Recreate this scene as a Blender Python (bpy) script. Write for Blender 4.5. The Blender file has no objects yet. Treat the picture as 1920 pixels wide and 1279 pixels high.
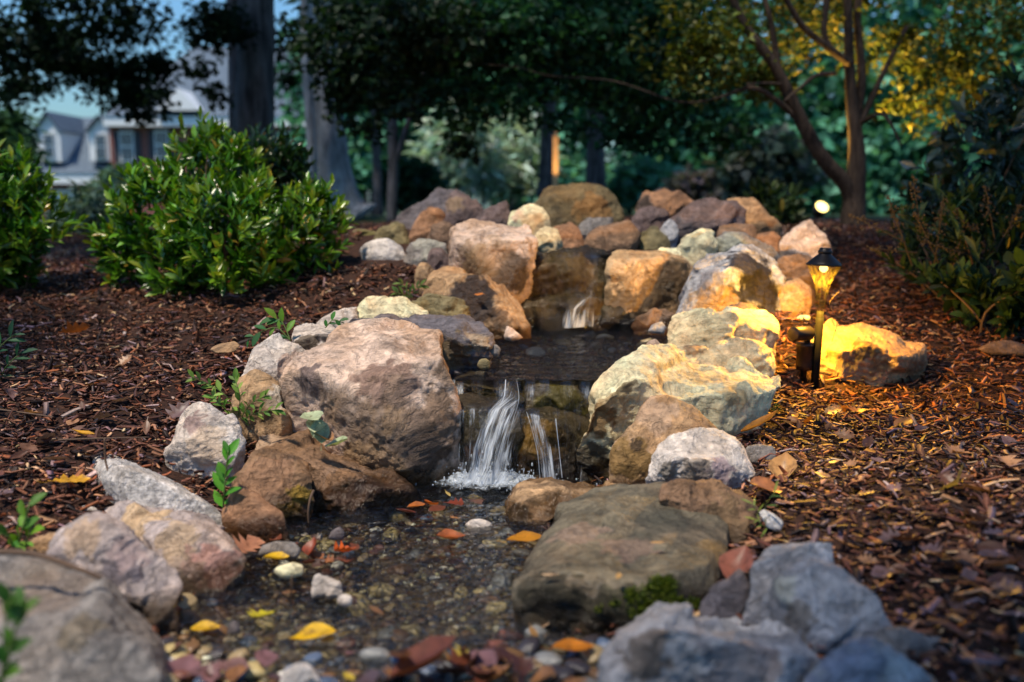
import bpy, bmesh, math, random
import numpy as np
from mathutils import Vector, noise as mn
random.seed(7); RNG = np.random.default_rng(11)
S = bpy.context.scene; COL = S.collection
R = math.radians
# ---------------------------------------------------------------- camera, sky, sun, exposure
F = 1867.0; PITCH = R(8.0); CAMZ = 0.80
cam = bpy.data.cameras.new('camera'); camo = bpy.data.objects.new('camera', cam); COL.objects.link(camo)
camo.location = (0, 0, CAMZ); camo.rotation_euler = (R(90) - PITCH, 0, 0)
cam.sensor_width = 36; cam.lens = 36 * F / 1920; cam.clip_start = 0.05; cam.clip_end = 600
cam.dof.use_dof = True; cam.dof.focus_distance = 2.95; cam.dof.aperture_fstop = 1.7; cam.dof.aperture_blades = 0
S.camera = camo
SUN_AZ, SUN_EL = R(224), R(65)          # azimuth clockwise from +Y (the view direction)
w = bpy.data.worlds.new('World'); S.world = w; w.use_nodes = True
nt = w.node_tree; nt.nodes.clear()
sky = nt.nodes.new('ShaderNodeTexSky'); sky.sky_type = 'NISHITA'; sky.sun_disc = False
sky.sun_elevation = SUN_EL; sky.sun_rotation = SUN_AZ; sky.ozone_density = 2.0; sky.air_density = 1.6; sky.dust_density = 1.0
bg = nt.nodes.new('ShaderNodeBackground'); bg.inputs[1].default_value = 0.12
wo = nt.nodes.new('ShaderNodeOutputWorld')
tn = nt.nodes.new('ShaderNodeMix'); tn.data_type = 'RGBA'; tn.blend_type = 'MULTIPLY'; tn.inputs[0].default_value = 1; tn.inputs[7].default_value = (.52, .85, 1.26, 1)
nt.links.new(sky.outputs[0], tn.inputs[6]); nt.links.new(tn.outputs[2], bg.inputs[0]); nt.links.new(bg.outputs[0], wo.inputs[0])
sun = bpy.data.lights.new('sun', 'SUN'); sun.energy = 4.9; sun.angle = R(4); sun.color = (1.0, 0.88, 0.71)
suno = bpy.data.objects.new('sun', sun); COL.objects.link(suno)
sd = Vector((math.sin(SUN_AZ) * math.cos(SUN_EL), math.cos(SUN_AZ) * math.cos(SUN_EL), math.sin(SUN_EL)))
suno.rotation_euler = sd.to_track_quat('Z', 'Y').to_euler()
S.view_settings.view_transform = 'Standard'; S.view_settings.look = 'None'
S.view_settings.exposure = 0.06; S.view_settings.gamma = 1.0
S.render.engine = 'CYCLES'
cy = S.cycles
cy.use_denoising = True; cy.max_bounces = 7; cy.diffuse_bounces = 1; cy.glossy_bounces = 3
cy.transparent_max_bounces = 14; cy.transmission_bounces = 3; cy.sample_clamp_indirect = 4.0; cy.sample_clamp_direct = 12.0
cy.caustics_reflective = False; cy.caustics_refractive = False

# ---------------------------------------------------------------- helpers
def ray(x, y):
    u = (x - 960) / F; v = (639.5 - y) / F
    return Vector((u, math.cos(PITCH) + v * math.sin(PITCH), -math.sin(PITCH) + v * math.cos(PITCH)))
def P(x, y, d):                       # the photo's pixel at a distance d along the ground
    r = ray(x, y); return Vector((0, 0, CAMZ)) + r * (d / r.y)
def PZ(x, y, z):                      # the photo's pixel at a height z
    r = ray(x, y); return Vector((0, 0, CAMZ)) + r * ((z - CAMZ) / r.z)
def lin(r, g, b):
    f = lambda c: (c / 255 / 12.92) if c / 255 <= .04045 else ((c / 255 + .055) / 1.055) ** 2.4
    return (f(r), f(g), f(b), 1.0)
def tag(o, label=None, cat=None, group=None, kind=None):
    if label: o['label'] = label
    if cat: o['category'] = cat
    if group: o['group'] = group
    if kind: o['kind'] = kind
    return o
def empty(name, loc, label, cat, group=None):
    o = bpy.data.objects.new(name, None); COL.objects.link(o); o.location = loc; o.empty_display_size = .1
    tag(o, label, cat, group); bpy.context.view_layer.update(); return o
def link(name, me, mat=None, parent=None, loc=None):
    o = bpy.data.objects.new(name, me); COL.objects.link(o)
    if mat is not None and not me.materials: me.materials.append(mat)
    if loc is not None: o.location = loc
    if parent is not None:
        o.parent = parent; o.matrix_parent_inverse = parent.matrix_world.inverted()
    return o
def np_mesh(name, V, Fc, smooth=False, col=None, uv=None):
    """V (n,3), Fc (m,k); col (n,4) point colours; uv per loop"""
    V = np.asarray(V, np.float32); Fc = np.asarray(Fc, np.int32)
    me = bpy.data.meshes.new(name); m, k = Fc.shape
    me.vertices.add(len(V)); me.vertices.foreach_set('co', V.ravel())
    me.loops.add(m * k); me.loops.foreach_set('vertex_index', Fc.ravel())
    me.polygons.add(m); me.polygons.foreach_set('loop_start', np.arange(0, m * k, k, dtype=np.int32))
    me.polygons.foreach_set('loop_total', np.full(m, k, np.int32))
    if smooth: me.polygons.foreach_set('use_smooth', np.ones(m, bool))
    if col is not None:
        a = me.color_attributes.new('Col', 'FLOAT_COLOR', 'POINT'); a.data.foreach_set('color', np.asarray(col, np.float32).ravel())
    if uv is not None:
        l = me.uv_layers.new(name='UVMap'); l.data.foreach_set('uv', np.asarray(uv, np.float32).ravel())
    me.update(calc_edges=True); me.validate(); return me
def bm_mesh(name, bm, smooth=False):
    me = bpy.data.meshes.new(name); bm.normal_update(); bm.to_mesh(me); bm.free()
    if smooth:
        for p in me.polygons: p.use_smooth = True
    return me
def box(bm, x0, x1, y0, y1, z0, z1):
    v = [bm.verts.new((x, y, z)) for x in (x0, x1) for y in (y0, y1) for z in (z0, z1)]
    for f in ((0, 1, 3, 2), (4, 6, 7, 5), (0, 4, 5, 1), (2, 3, 7, 6), (0, 2, 6, 4), (1, 5, 7, 3)):
        bm.faces.new([v[i] for i in f])
def poly_prism(bm, pts, axis_vec):
    a = [bm.verts.new(p) for p in pts]; b = [bm.verts.new(Vector(p) + Vector(axis_vec)) for p in pts]
    n = len(a); bm.faces.new(a); bm.faces.new(b[::-1])
    for i in range(n): bm.faces.new((a[i], b[i], b[(i + 1) % n], a[(i + 1) % n]))
def lathe(bm, prof, centre, segs=28, axis=Vector((0, 0, 1)), cap=True):
    ax = Vector(axis).normalized(); t = ax.orthogonal().normalized(); b = ax.cross(t); rings = []
    for r, h in prof:
        rings.append([bm.verts.new(Vector(centre) + ax * h + (t * math.cos(6.28318 * i / segs) + b * math.sin(6.28318 * i / segs)) * r) for i in range(segs)])
    for q in range(len(rings) - 1):
        for i in range(segs):
            bm.faces.new((rings[q][i], rings[q][(i + 1) % segs], rings[q + 1][(i + 1) % segs], rings[q + 1][i]))
    if cap: bm.faces.new(rings[0][::-1]); bm.faces.new(rings[-1])
def crom(pts, n):
    """smooth a list of (Vector, radius) through its points"""
    out = []; L = len(pts)
    for i in range(L - 1):
        p0 = pts[max(i - 1, 0)]; p1 = pts[i]; p2 = pts[i + 1]; p3 = pts[min(i + 2, L - 1)]
        for k in range(n):
            t = k / n; t2 = t * t; t3 = t2 * t
            q = .5 * ((2 * p1[0]) + (-p0[0] + p2[0]) * t + (2 * p0[0] - 5 * p1[0] + 4 * p2[0] - p3[0]) * t2 + (-p0[0] + 3 * p1[0] - 3 * p2[0] + p3[0]) * t3)
            out.append((q, p1[1] * (1 - t) + p2[1] * t))
    out.append(pts[-1]); return out
def tube(bm, pts, segs=10, n=4, rough=0.0):
    pts = crom([(Vector(p), r) for p, r in pts], n); prev = None; side = None; first = None
    for i, (p, r) in enumerate(pts):
        a = pts[max(i - 1, 0)][0]; b = pts[min(i + 1, len(pts) - 1)][0]; d = (b - a).normalized()
        side = d.orthogonal().normalized() if side is None else (side - d * side.dot(d)).normalized()
        up = d.cross(side); ring = []
        for k in range(segs):
            an = 6.28318 * k / segs; rr = r
            if rough: rr *= 1 + rough * mn.noise(Vector((p.x * 3 + math.cos(an) * 2, p.y * 3 + math.sin(an) * 2, p.z * 3)))
            ring.append(bm.verts.new(p + (side * math.cos(an) + up * math.sin(an)) * rr))
        if prev:
            for k in range(segs): bm.faces.new((prev[k], prev[(k + 1) % segs], ring[(k + 1) % segs], ring[k]))
        else: first = ring
        prev = ring
    bm.faces.new(first[::-1]); bm.faces.new(prev)
# ---------------------------------------------------------------- node helpers
class N:
    def __init__(s, name):
        s.m = bpy.data.materials.new(name); s.m.use_nodes = True; s.t = s.m.node_tree; s.t.nodes.clear()
        s.o = s.t.nodes.new('ShaderNodeOutputMaterial')
    def n(s, kind, **kw):
        x = s.t.nodes.new('ShaderNode' + kind)
        for k, v in kw.items():
            if k.startswith('_'): setattr(x, k[1:], v)
        return x
    def set(s, node, idx, v):
        if hasattr(v, 'is_linked') or isinstance(v, bpy.types.NodeSocket): s.t.links.new(v, node.inputs[idx])
        else: node.inputs[idx].default_value = v
    def noise(s, vec, scale, detail=4, rough=.55, dist=0.0):
        x = s.n('TexNoise'); s.set(x, 'Vector', vec); s.set(x, 'Scale', scale); s.set(x, 'Detail', detail); s.set(x, 'Roughness', rough); s.set(x, 'Distortion', dist)
        return x.outputs['Fac']
    def ramp(s, fac, stops, interp='LINEAR'):
        x = s.n('ValToRGB'); e = x.color_ramp.elements; x.color_ramp.interpolation = interp
        while len(e) < len(stops): e.new(.5)
        for i, (p, c) in enumerate(stops):
            e[i].position = p; e[i].color = c if not isinstance(c, (int, float)) else (c, c, c, 1)
        s.set(x, 0, fac); return x.outputs[0]
    def mix(s, fac, a, b, mode='MIX'):
        x = s.n('Mix', _data_type='RGBA', _blend_type=mode); s.set(x, 0, fac); s.set(x, 6, a); s.set(x, 7, b); return x.outputs[2]
    def math(s, op, a, b=0.0, clamp=False):
        x = s.n('Math', _operation=op, _use_clamp=clamp); s.set(x, 0, a); s.set(x, 1, b); return x.outputs[0]
    def bump(s, h, strength, dist, normal=None):
        x = s.n('Bump'); s.set(x, 'Height', h); s.set(x, 'Strength', strength); s.set(x, 'Distance', dist)
        if normal is not None: s.set(x, 'Normal', normal)
        return x.outputs[0]
    def bsdf(s, col, rough=.7, normal=None, spec=.5, **kw):
        x = s.n('BsdfPrincipled'); s.set(x, 'Base Color', col); s.set(x, 'Roughness', rough); s.set(x, 'Specular IOR Level', spec)
        if normal is not None: s.set(x, 'Normal', normal)
        for k, v in kw.items(): s.set(x, k.replace('_', ' '), v)
        return x.outputs[0]
    def out(s, sh): s.t.links.new(sh, s.o.inputs[0]); return s.m
    def coord(s, which='Object', jitter=False):
        c = s.n('TexCoord').outputs[which]
        if jitter:
            oi = s.n('ObjectInfo'); v = s.n('VectorMath', _operation='MULTIPLY_ADD')
            cx = s.n('CombineXYZ'); s.set(cx, 0, oi.outputs['Random']); s.set(cx, 1, s.math('FRACT', s.math('MULTIPLY', oi.outputs['Random'], 17.3))); s.set(cx, 2, s.math('FRACT', s.math('MULTIPLY', oi.outputs['Random'], 91.7)))
            s.set(v, 0, cx.outputs[0]); s.set(v, 1, (37, 37, 37)); s.set(v, 2, c); c = v.outputs[0]
        return c
    def attr(s, name): return s.n('Attribute', _attribute_name=name)

def rock_mat(name, base, dark, warm, warm_amt=.45, dark_amt=.40, rough=.72, scale=1.0, speck=.24, streak=1.0):
    g = N(name); c = g.coord('Object', True)
    st = g.n('Mapping'); g.set(st, 0, c); st.inputs['Scale'].default_value = (1, 1, streak); st.inputs['Rotation'].default_value = (.3, .2, .5); c2 = st.outputs[0]
    n1 = g.noise(c2, 7 * scale, 7, .62, .6); n2 = g.noise(c, 2.7 * scale, 4, .6, .8); n3 = g.noise(c, 5.1 * scale, 6, .65, 1.2)
    fine = g.noise(c, 90, 5, .7); mid = g.noise(c2, 26 * scale, 6, .65)
    bright = tuple(min(.8, v * 1.4) for v in base[:3]) + (1,)
    k = g.mix(g.ramp(n1, [(.32, 0), (.68, 1)]), base, bright)
    k = g.mix(g.math('MULTIPLY', g.ramp(n2, [(.44, 0), (.62, 1)]), warm_amt), k, warm)
    k = g.mix(g.math('MULTIPLY', g.ramp(n3, [(.52, 0), (.66, 1)]), dark_amt), k, dark)
    k = g.mix(.5, k, g.ramp(mid, [(.28, .35), (.5, .92), (.72, 1.45)]), 'MULTIPLY')
    k = g.mix(speck, k, g.ramp(fine, [(.3, .35), (.5, 1.0), (.7, 1.6)]), 'MULTIPLY')
    vo = g.n('TexVoronoi', _feature='DISTANCE_TO_EDGE'); 
    dv = g.n('VectorMath', _operation='MULTIPLY_ADD'); nn = g.n('TexNoise'); g.set(nn, 'Vector', c); g.set(nn, 'Scale', 9 * scale); nn.inputs['Detail'].default_value = 4
    g.set(dv, 0, nn.outputs['Color']); g.set(dv, 1, (.22, .22, .22)); g.set(dv, 2, c2); g.set(vo, 'Vector', dv.outputs[0]); g.set(vo, 'Scale', 4.2 * scale)
    crack = g.ramp(vo.outputs['Distance'], [(.0, 0), (.018, 1)])
    cm = g.math('MAXIMUM', crack, g.ramp(g.noise(c, 3.3, 3), [(.46, 0), (.56, 1)]))
    cm = g.ramp(g.noise(c2, 12 * scale, 7, .7, 1.5), [(.42, 0), (.5, 1)])
    eg = g.attr('edge').outputs['Fac']; k = g.mix(g.math('MULTIPLY', eg, g.ramp(mid, [(.35, .15), (.65, .75)])), k, g.mix(1.0, k, (1.55, 1.5, 1.42, 1), 'MULTIPLY'))
    la = g.n('Mapping'); g.set(la, 0, c); la.inputs['Scale'].default_value = (1.2, 1.2, 11); la.inputs['Rotation'].default_value = (.5, .35, .2); lam = g.noise(la.outputs[0], 7 * scale, 6, .7, .3)
    k = g.mix(.28, k, g.ramp(lam, [(.34, .5), (.5, 1.0), (.66, 1.35)]), 'MULTIPLY'); gr = g.noise(c, 260, 3, .7); k = g.mix(.28, k, g.ramp(gr, [(.3, .5), (.7, 1.45)]), 'MULTIPLY')
    a = g.attr('stain'); k = g.mix(a.outputs['Alpha'], k, g.mix(.5, a.outputs['Color'], g.ramp(mid, [(.3, .5), (.7, 1.5)]), 'MULTIPLY'))
    wv = g.attr('wet').outputs['Fac']
    k = g.mix(wv, k, g.mix(1.0, k, (.28, .24, .18, 1), 'MULTIPLY'))
    h = g.math('ADD', g.math('ADD', g.math('MULTIPLY', fine, .4), g.math('MULTIPLY', lam, .35)), g.math('ADD', mid, g.math('MULTIPLY', cm, .5)))
    nrm = g.bump(h, .75, .013)
    rg = g.math('SUBTRACT', rough, g.math('MULTIPLY', wv, rough - .16))
    return g.out(g.bsdf(k, rg, nrm, .4))
def plain(name, col, rough=.6, metal=0.0, var=.25, scale=20, bump=.15):
    g = N(name); c = g.coord('Object', True); n = g.noise(c, scale, 5, .6)
    k = g.mix(var, col, g.ramp(n, [(.25, .3), (.5, 1.0), (.75, 1.7)]), 'MULTIPLY')
    return g.out(g.bsdf(k, rough, g.bump(n, bump, .004), .5, Metallic=metal))
def leaf_mat(name, rough=.45, trans=.3, spec=.5, tint=(1, 1, 1, 1), spots=0):
    g = N(name); a = g.attr('Col'); k = g.mix(1.0, a.outputs['Color'], tint, 'MULTIPLY')
    if spots: k = g.mix(g.math('MULTIPLY', g.ramp(g.noise(g.coord('Object', True), 55, 6, .7), [(.5, 0), (.68, 1)]), spots), k, lin(84, 48, 26))
    n = g.noise(g.coord(), 40, 3); k2 = g.mix(.3, k, g.ramp(n, [(.3, .5), (.7, 1.4)]), 'MULTIPLY')
    p = g.bsdf(k2, rough, None, spec); t = g.n('BsdfTranslucent'); g.set(t, 0, g.mix(1.0, k2, (1.3, 1.25, .6, 1), 'MULTIPLY'))
    m = g.n('MixShader'); g.set(m, 0, trans); g.set(m, 1, p); g.set(m, 2, t.outputs[0]); return g.out(m.outputs[0])
def bark_mat(name, col, dark, scale=1.0):
    g = N(name); c = g.coord(); mp = g.n('Mapping'); g.set(mp, 0, c); mp.inputs['Scale'].default_value = (1, 1, .18)
    n = g.noise(mp.outputs[0], 30 * scale, 7, .65, .5); n2 = g.noise(c, 5, 4)
    k = g.mix(g.ramp(n, [(.35, 0), (.62, 1)]), dark, col); k = g.mix(.6, k, g.ramp(n2, [(.3, .55), (.7, 1.35)]), 'MULTIPLY')
    return g.out(g.bsdf(k, .85, g.bump(n, .9, .03), .2))

# ---------------------------------------------------------------- materials
M = {}
M['pink'] = rock_mat('rock_pink_tan', lin(192, 166, 148), lin(78, 60, 48), lin(166, 124, 84), .55, .6)
M['white'] = rock_mat('rock_white', lin(190, 180, 172), lin(110, 92, 92), lin(190, 164, 140), .45, .4)
M['cream'] = rock_mat('rock_cream', lin(224, 200, 162), lin(116, 86, 56), lin(204, 160, 106), .5, .35)
M['tan'] = rock_mat('rock_tan', lin(164, 132, 98), lin(70, 52, 38), lin(160, 112, 68), .5, .55)
M['orange'] = rock_mat('rock_orange', lin(142, 104, 76), lin(66, 48, 40), lin(152, 104, 64), .5, .5)
M['brown'] = rock_mat('rock_brown', lin(116, 90, 70), lin(50, 38, 32), lin(134, 98, 62), .5, .6)
M['grey'] = rock_mat('rock_grey', lin(120, 114, 110), lin(60, 56, 58), lin(134, 114, 94), .5, .6)
M['slate'] = rock_mat('rock_slate', lin(96, 90, 94), lin(48, 44, 50), lin(112, 92, 78), .4, .5, streak=2.2)
M['blue'] = rock_mat('rock_blue_grey', lin(156, 154, 156), lin(76, 73, 78), lin(134, 118, 108), .35, .45)
M['mauve'] = rock_mat('rock_mauve_grey', lin(164, 150, 146), lin(92, 80, 84), lin(172, 142, 120), .5, .5)
M['granite'] = rock_mat('rock_granite', lin(178, 172, 168), lin(92, 88, 90), lin(178, 158, 138), .3, .25, speck=.95)
M['purple'] = rock_mat('rock_purple', lin(94, 78, 76), lin(46, 38, 42), lin(112, 84, 68), .4, .45)
M['moss'] = rock_mat('rock_mossy', lin(108, 98, 70), lin(46, 42, 30), lin(122, 104, 58), .5, .5)
M['dome'] = rock_mat('rock_olive_dome', lin(92, 80, 54), lin(48, 46, 36), lin(122, 92, 50), .6, .5)
M['slabtop'] = rock_mat('rock_slab', lin(98, 90, 74), lin(38, 36, 27), lin(120, 96, 72), .6, .75)
M['wetdark'] = rock_mat('rock_wet_dark', lin(50, 42, 28), lin(18, 17, 14), lin(74, 60, 24), .6, .7, rough=.13, streak=.35)
M['wetpale'] = rock_mat('rock_wet_pale', lin(188, 156, 116), lin(84, 66, 46), lin(170, 120, 70), .5, .45, rough=.3)
M['leaf_glossy'] = leaf_mat('leaf_glossy', .28, .28, .6)
M['leaf_soft'] = leaf_mat('leaf_soft', .55, .32, .35)
M['leaf_far'] = leaf_mat('leaf_far', .7, .3, .15)
M['leaf_dead'] = leaf_mat('leaf_fallen', .45, .2, .5, spots=.75)
M['bark_grey'] = bark_mat('bark_grey', lin(112, 108, 112), lin(52, 50, 52), .5)
M['bark_pale'] = bark_mat('bark_pale', lin(178, 180, 184), lin(110, 112, 116), .5)
M['bark_maple'] = bark_mat('bark_maple', lin(78, 66, 58), lin(44, 36, 33), 1.4)
M['twig'] = plain('twig_brown', lin(92, 70, 54), .8)
M['bronze'] = plain('lamp_bronze', lin(50, 44, 42), .42, .6, .2, 60, .05)
M['black'] = plain('dark_metal', lin(26, 25, 26), .55, .0, .2, 60, .05)
M['trim'] = plain('white_trim', lin(226, 228, 228), .6, 0, .08)
M['post'] = plain('post_wood', lin(214, 178, 132), .6, 0, .3)
M['shutter'] = plain('shutter_dark', lin(40, 42, 50), .6)
def brick():
    g = N('red_brick'); b = g.n('TexBrick'); c = g.coord(); mp = g.n('Mapping'); g.set(mp, 0, c); mp.inputs['Rotation'].default_value = (R(90), 0, 0)
    g.set(b, 'Vector', mp.outputs[0]); g.set(b, 'Color1', lin(140, 74, 62)); g.set(b, 'Color2', lin(116, 58, 50)); g.set(b, 'Mortar', lin(170, 156, 146)); g.set(b, 'Scale', 4.5); b.inputs['Mortar Size'].default_value = .012
    return g.out(g.bsdf(b.outputs['Color'], .85, g.bump(b.outputs['Fac'], .4, .02)))
M['brick'] = brick()
def shingle():
    g = N('roof_shingles'); b = g.n('TexBrick'); g.set(b, 'Vector', g.coord()); g.set(b, 'Color1', lin(96, 112, 126)); g.set(b, 'Color2', lin(76, 92, 108)); g.set(b, 'Mortar', lin(50, 60, 72)); g.set(b, 'Scale', 3.0)
    return g.out(g.bsdf(b.outputs['Color'], .8, g.bump(b.outputs['Fac'], .4, .02)))
M['roof'] = shingle()
def glass_pane():
    g = N('window_glass'); return g.out(g.bsdf(lin(52, 68, 86), .06, None, .8))
M['pane'] = glass_pane()
def pebble_mat(name, c1, c2, rough):
    g = N(name); c = g.coord('Object', True); n = g.noise(c, 30, 5, .65); f = g.noise(c, 160, 3)
    k = g.mix(g.ramp(n, [(.35, 0), (.65, 1)]), c1, c2); k = g.mix(.4, k, g.ramp(f, [(.3, .5), (.7, 1.4)]), 'MULTIPLY')
    return g.out(g.bsdf(k, rough, g.bump(n, .25, .004), .5))
# ---------------------------------------------------------------- terrain
W0, W1, W2 = 0.0, 0.265, 0.575           # water levels: lower pool, upper pool, top pool
ctl = []
def cz(x, y, z): p = PZ(x, y, z); ctl.append((p.x, p.y, z))
def cd(x, y, d): p = P(x, y, d); ctl.append((p.x, p.y, p.z))
# left bank
for a in ((20, 960, .10), (150, 900, .12), (60, 800, .16), (300, 720, .22), (30, 700, .22), (450, 620, .30), (200, 620, .28), (300, 840, .12), (420, 830, .10),
          (100, 1000, .08), (470, 690, .22), (560, 600, .33), (0, 1150, .06), (-300, 900, .14), (-300, 1250, .08), (-200, 650, .3)): cz(*a)
for a in ((700, 500, 4.4), (600, 560, 4.1), (300, 560, 4.3), (50, 540, 4.6), (660, 440, 5.8), (-200, 520, 5.0), (350, 470, 6.0), (780, 520, 4.3), (60, 480, 6.5)): cd(*a)
# right bank
for a in ((1535, 738, .12), (1900, 900, .15), (1700, 1000, .12), (1900, 1200, .10), (1440, 900, .10), (1500, 1000, .09), (1460, 800, .12), (1640, 1080, .08), (1860, 1279, .08),
          (2300, 1000, .16), (1700, 1279, .06), (1380, 1080, .05), (1450, 950, .09), (1345, 1110, .02)): cz(*a)
for a in ((1700, 740, 3.55), (1900, 700, 3.6), (1650, 600, 4.3), (1600, 500, 5.3), (1580, 430, 6.4), (1900, 560, 4.6), (1800, 480, 5.6), (1470, 600, 3.9), (1500, 690, 3.55), (2200, 600, 4.5)): cd(*a)
# stream bed
for a in ((700, 1250, -.02), (700, 1100, -.06), (800, 1000, -.06), (850, 920, -.07), (950, 940, -.06), (450, 1150, -.05), (900, 1150, -.06), (600, 1010, -.05), (450, 1270, .0), (950, 1270, .0), (1100, 1279, .0),
          (560, 1070, -.05), (900, 1050, -.06), (1020, 905, -.08), (700, 1400, .02), (300, 1500, .04), (1200, 1500, .04)): cz(*a)
for a in ((1000, 660, .215), (950, 640, .215), (1150, 630, .215), (1180, 660, .215), (960, 690, .20), (1080, 700, .2)): cz(*a)
for a in ((1000, 482, 4.6), (1150, 482, 4.6), (1100, 470, 4.9), (1250, 470, 4.8)): cd(*a)
ctl += [(-.25, 2.90, -.05), (.15, 2.90, -.06), (.0, 5.4, .56), (-.6, 5.6, .66), (.8, 5.7, .66), (.0, 6.5, .66), (0, 9, .62), (-3, 9, .60), (3, 9, .64), (-6, 8, .55), (6, 8, .6), (-5, 4, .4), (5, 4, .4), (-4, 12, .6), (4, 12, .62), (0, 16, .58),
        (-10, 20, .35), (10, 20, .5), (0, 25, .4), (-18, 36, -1.1), (0, 40, -.3), (18, 36, 0), (-30, 60, -1.4), (30, 60, 0), (0, 70, 0), (-60, 30, -.6), (60, 30, .2), (-60, 100, -1.4), (60, 100, 0), (0, 120, 0), (-60, -5, 0), (60, -5, 0),
        (0, .3, .02), (-1.5, .3, .05), (1.5, .3, .05), (-4, 1, .2), (4, 1, .2), (0, -4, 0)]
CT = np.array(ctl); _A = np.sqrt(((CT[:, None, :2] - CT[None, :, :2]) ** 2).sum(-1) + 1e-4)
_n = len(CT); _K = np.zeros((_n + 1, _n + 1)); _K[:_n, :_n] = _A; _K[:_n, _n] = 1; _K[_n, :_n] = 1
_K[:_n, :_n] -= np.eye(_n) * .02
CW = np.linalg.solve(_K, np.r_[CT[:, 2], 0])
def Hn(x, y):
    x = np.asarray(x, float).ravel(); y = np.asarray(y, float).ravel(); out = np.empty(len(x))
    for i in range(0, len(x), 20000):
        s = slice(i, i + 20000)
        out[s] = np.sqrt((x[s, None] - CT[None, :, 0]) ** 2 + (y[s, None] - CT[None, :, 1]) ** 2 + 1e-4) @ CW[:-1] + CW[-1]
    return out
def H(x, y): return float(Hn([x], [y])[0])
def inpoly(x, y, poly):
    x = np.asarray(x); y = np.asarray(y); r = np.zeros(x.shape, bool); j = len(poly) - 1
    for i in range(len(poly)):
        xi, yi = poly[i][:2]; xj, yj = poly[j][:2]
        c = ((yi > y) != (yj > y)) & (x < (xj - xi) * (y - yi) / (yj - yi + 1e-12) + xi); r ^= c; j = i
    return r
LOWER = [PZ(x, y, 0) for x, y in ((250, 1600), (270, 1279), (330, 1130), (420, 1085), (440, 1010), (540, 985), (600, 950), (775, 920), (850, 880), (1090, 880), (960, 930), (955, 985), (1050, 990), (975, 1080), (970, 1180), (1140, 1185), (1140, 1279), (1200, 1600))]
UPPER = [PZ(x, y, W1) for x, y in ((850, 715), (880, 690), (920, 660), (925, 620), (960, 606), (1200, 606), (1270, 625), (1230, 655), (1180, 670), (1110, 715))]
gx = np.r_[np.linspace(-60, -4.2, 24), np.arange(-4, 4.01, .04), np.linspace(4.2, 60, 24)]
gy = np.r_[np.linspace(-6, .8, 8), np.arange(.9, 7.5, .04), np.linspace(7.6, 14, 20), np.linspace(15, 130, 40)]
GX, GY = np.meshgrid(gx, gy); z = Hn(GX, GY)
rough = np.array([mn.fractal(Vector((a * 9, b * 9, 0)), .8, 2.1, 4) for a, b in zip(GX.ravel(), GY.ravel())]) * .012
z = z + rough
V = np.c_[GX.ravel(), GY.ravel(), z]; nx = len(gx); ny = len(gy)
ii = (np.arange(ny - 1)[:, None] * nx + np.arange(nx - 1)[None]).ravel(); Fq = np.c_[ii, ii + 1, ii + 1 + nx, ii + nx]
bedm = (inpoly(GX.ravel(), GY.ravel(), LOWER) | inpoly(GX.ravel(), GY.ravel(), UPPER)).astype(float)
farm = np.clip((GY.ravel() - 7.5) / 2.0, 0, 1)
me = np_mesh('mulch_ground', V, Fq, True, np.c_[bedm, farm, bedm * 0, bedm * 0 + 1])
def ground_mat():
    g = N('soil_and_bed'); c = g.coord(); a = g.attr('Col'); sp = g.n('SeparateColor'); g.set(sp, 0, a.outputs['Color'])
    n = g.noise(c, 14, 8, .7); f = g.noise(c, 70, 6, .7)
    soil = g.ramp(f, [(.3, lin(30, 20, 16)), (.55, lin(66, 42, 32)), (.75, lin(104, 70, 50))])
    bed = g.ramp(n, [(.3, lin(48, 38, 26)), (.5, lin(96, 76, 48)), (.7, lin(126, 104, 66))])
    bed = g.mix(.5, bed, g.ramp(f, [(.35, .4), (.65, 1.5)]), 'MULTIPLY')
    lawn = g.ramp(g.noise(c, 6, 6), [(.3, lin(30, 44, 24)), (.7, lin(66, 84, 44))])
    k = g.mix(sp.outputs[0], soil, bed); k = g.mix(sp.outputs[1], k, lawn)
    return g.out(g.bsdf(k, .85, g.bump(f, .8, .02), .25))
tag(link('ground', me, ground_mat()), kind='structure')

# ---------------------------------------------------------------- boulders
def stain_wet(me, loc, stains, wl, rng_seed):
    n = len(me.vertices); co = np.empty(n * 3, np.float32); me.vertices.foreach_get('co', co); co = co.reshape(-1, 3) + np.array(loc)
    col = np.zeros((n, 4), np.float32); col[:, :3] = .3
    if stains:
        C0 = np.array([0, 0, CAMZ]); sd_ = Vector((rng_seed * 1.7, rng_seed * .3, 0))
        for (px, py, rad, c, s) in stains:
            d = np.array(ray(px, py).normalized()); rel = co - C0; t = rel @ d; off = np.linalg.norm(rel - t[:, None] * d, axis=1)
            cand = off < .02
            i = np.argmin(np.where(cand, t, 1e9)) if cand.any() else np.argmin(off)
            ctr = co[i]; r = rad * t[i] / F; dist = np.linalg.norm(co - ctr, axis=1)
            for q in np.where(dist < r * 2.0)[0]:
                p = Vector(co[q]); e = dist[q] / r + .55 * mn.fractal(p * (1.6 / r) + sd_, .9, 2.0, 4)
                a = max(0, min(1, (1.08 - e) / .22)) * s
                if a > 0:
                    col[q, :3] = (1 - a) * col[q, :3] + a * np.array(lin(*c)[:3]) if col[q, 3] > 0 else np.array(lin(*c)[:3]); col[q, 3] = max(col[q, 3], a)
    at = me.color_attributes.new('stain', 'FLOAT_COLOR', 'POINT'); at.data.foreach_set('color', col.ravel())
    wet = np.zeros(n, np.float32)
    if wl is not None:
        nz = np.array([mn.fractal(Vector(p) * 9, .8, 2, 3) for p in co]); wet = np.clip((wl + .075 + .03 * nz - co[:, 2]) / .03, 0, 1).astype(np.float32)
    at = me.attributes.new('wet', 'FLOAT', 'POINT'); at.data.foreach_set('value', wet)
_cnt = [0]
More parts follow.
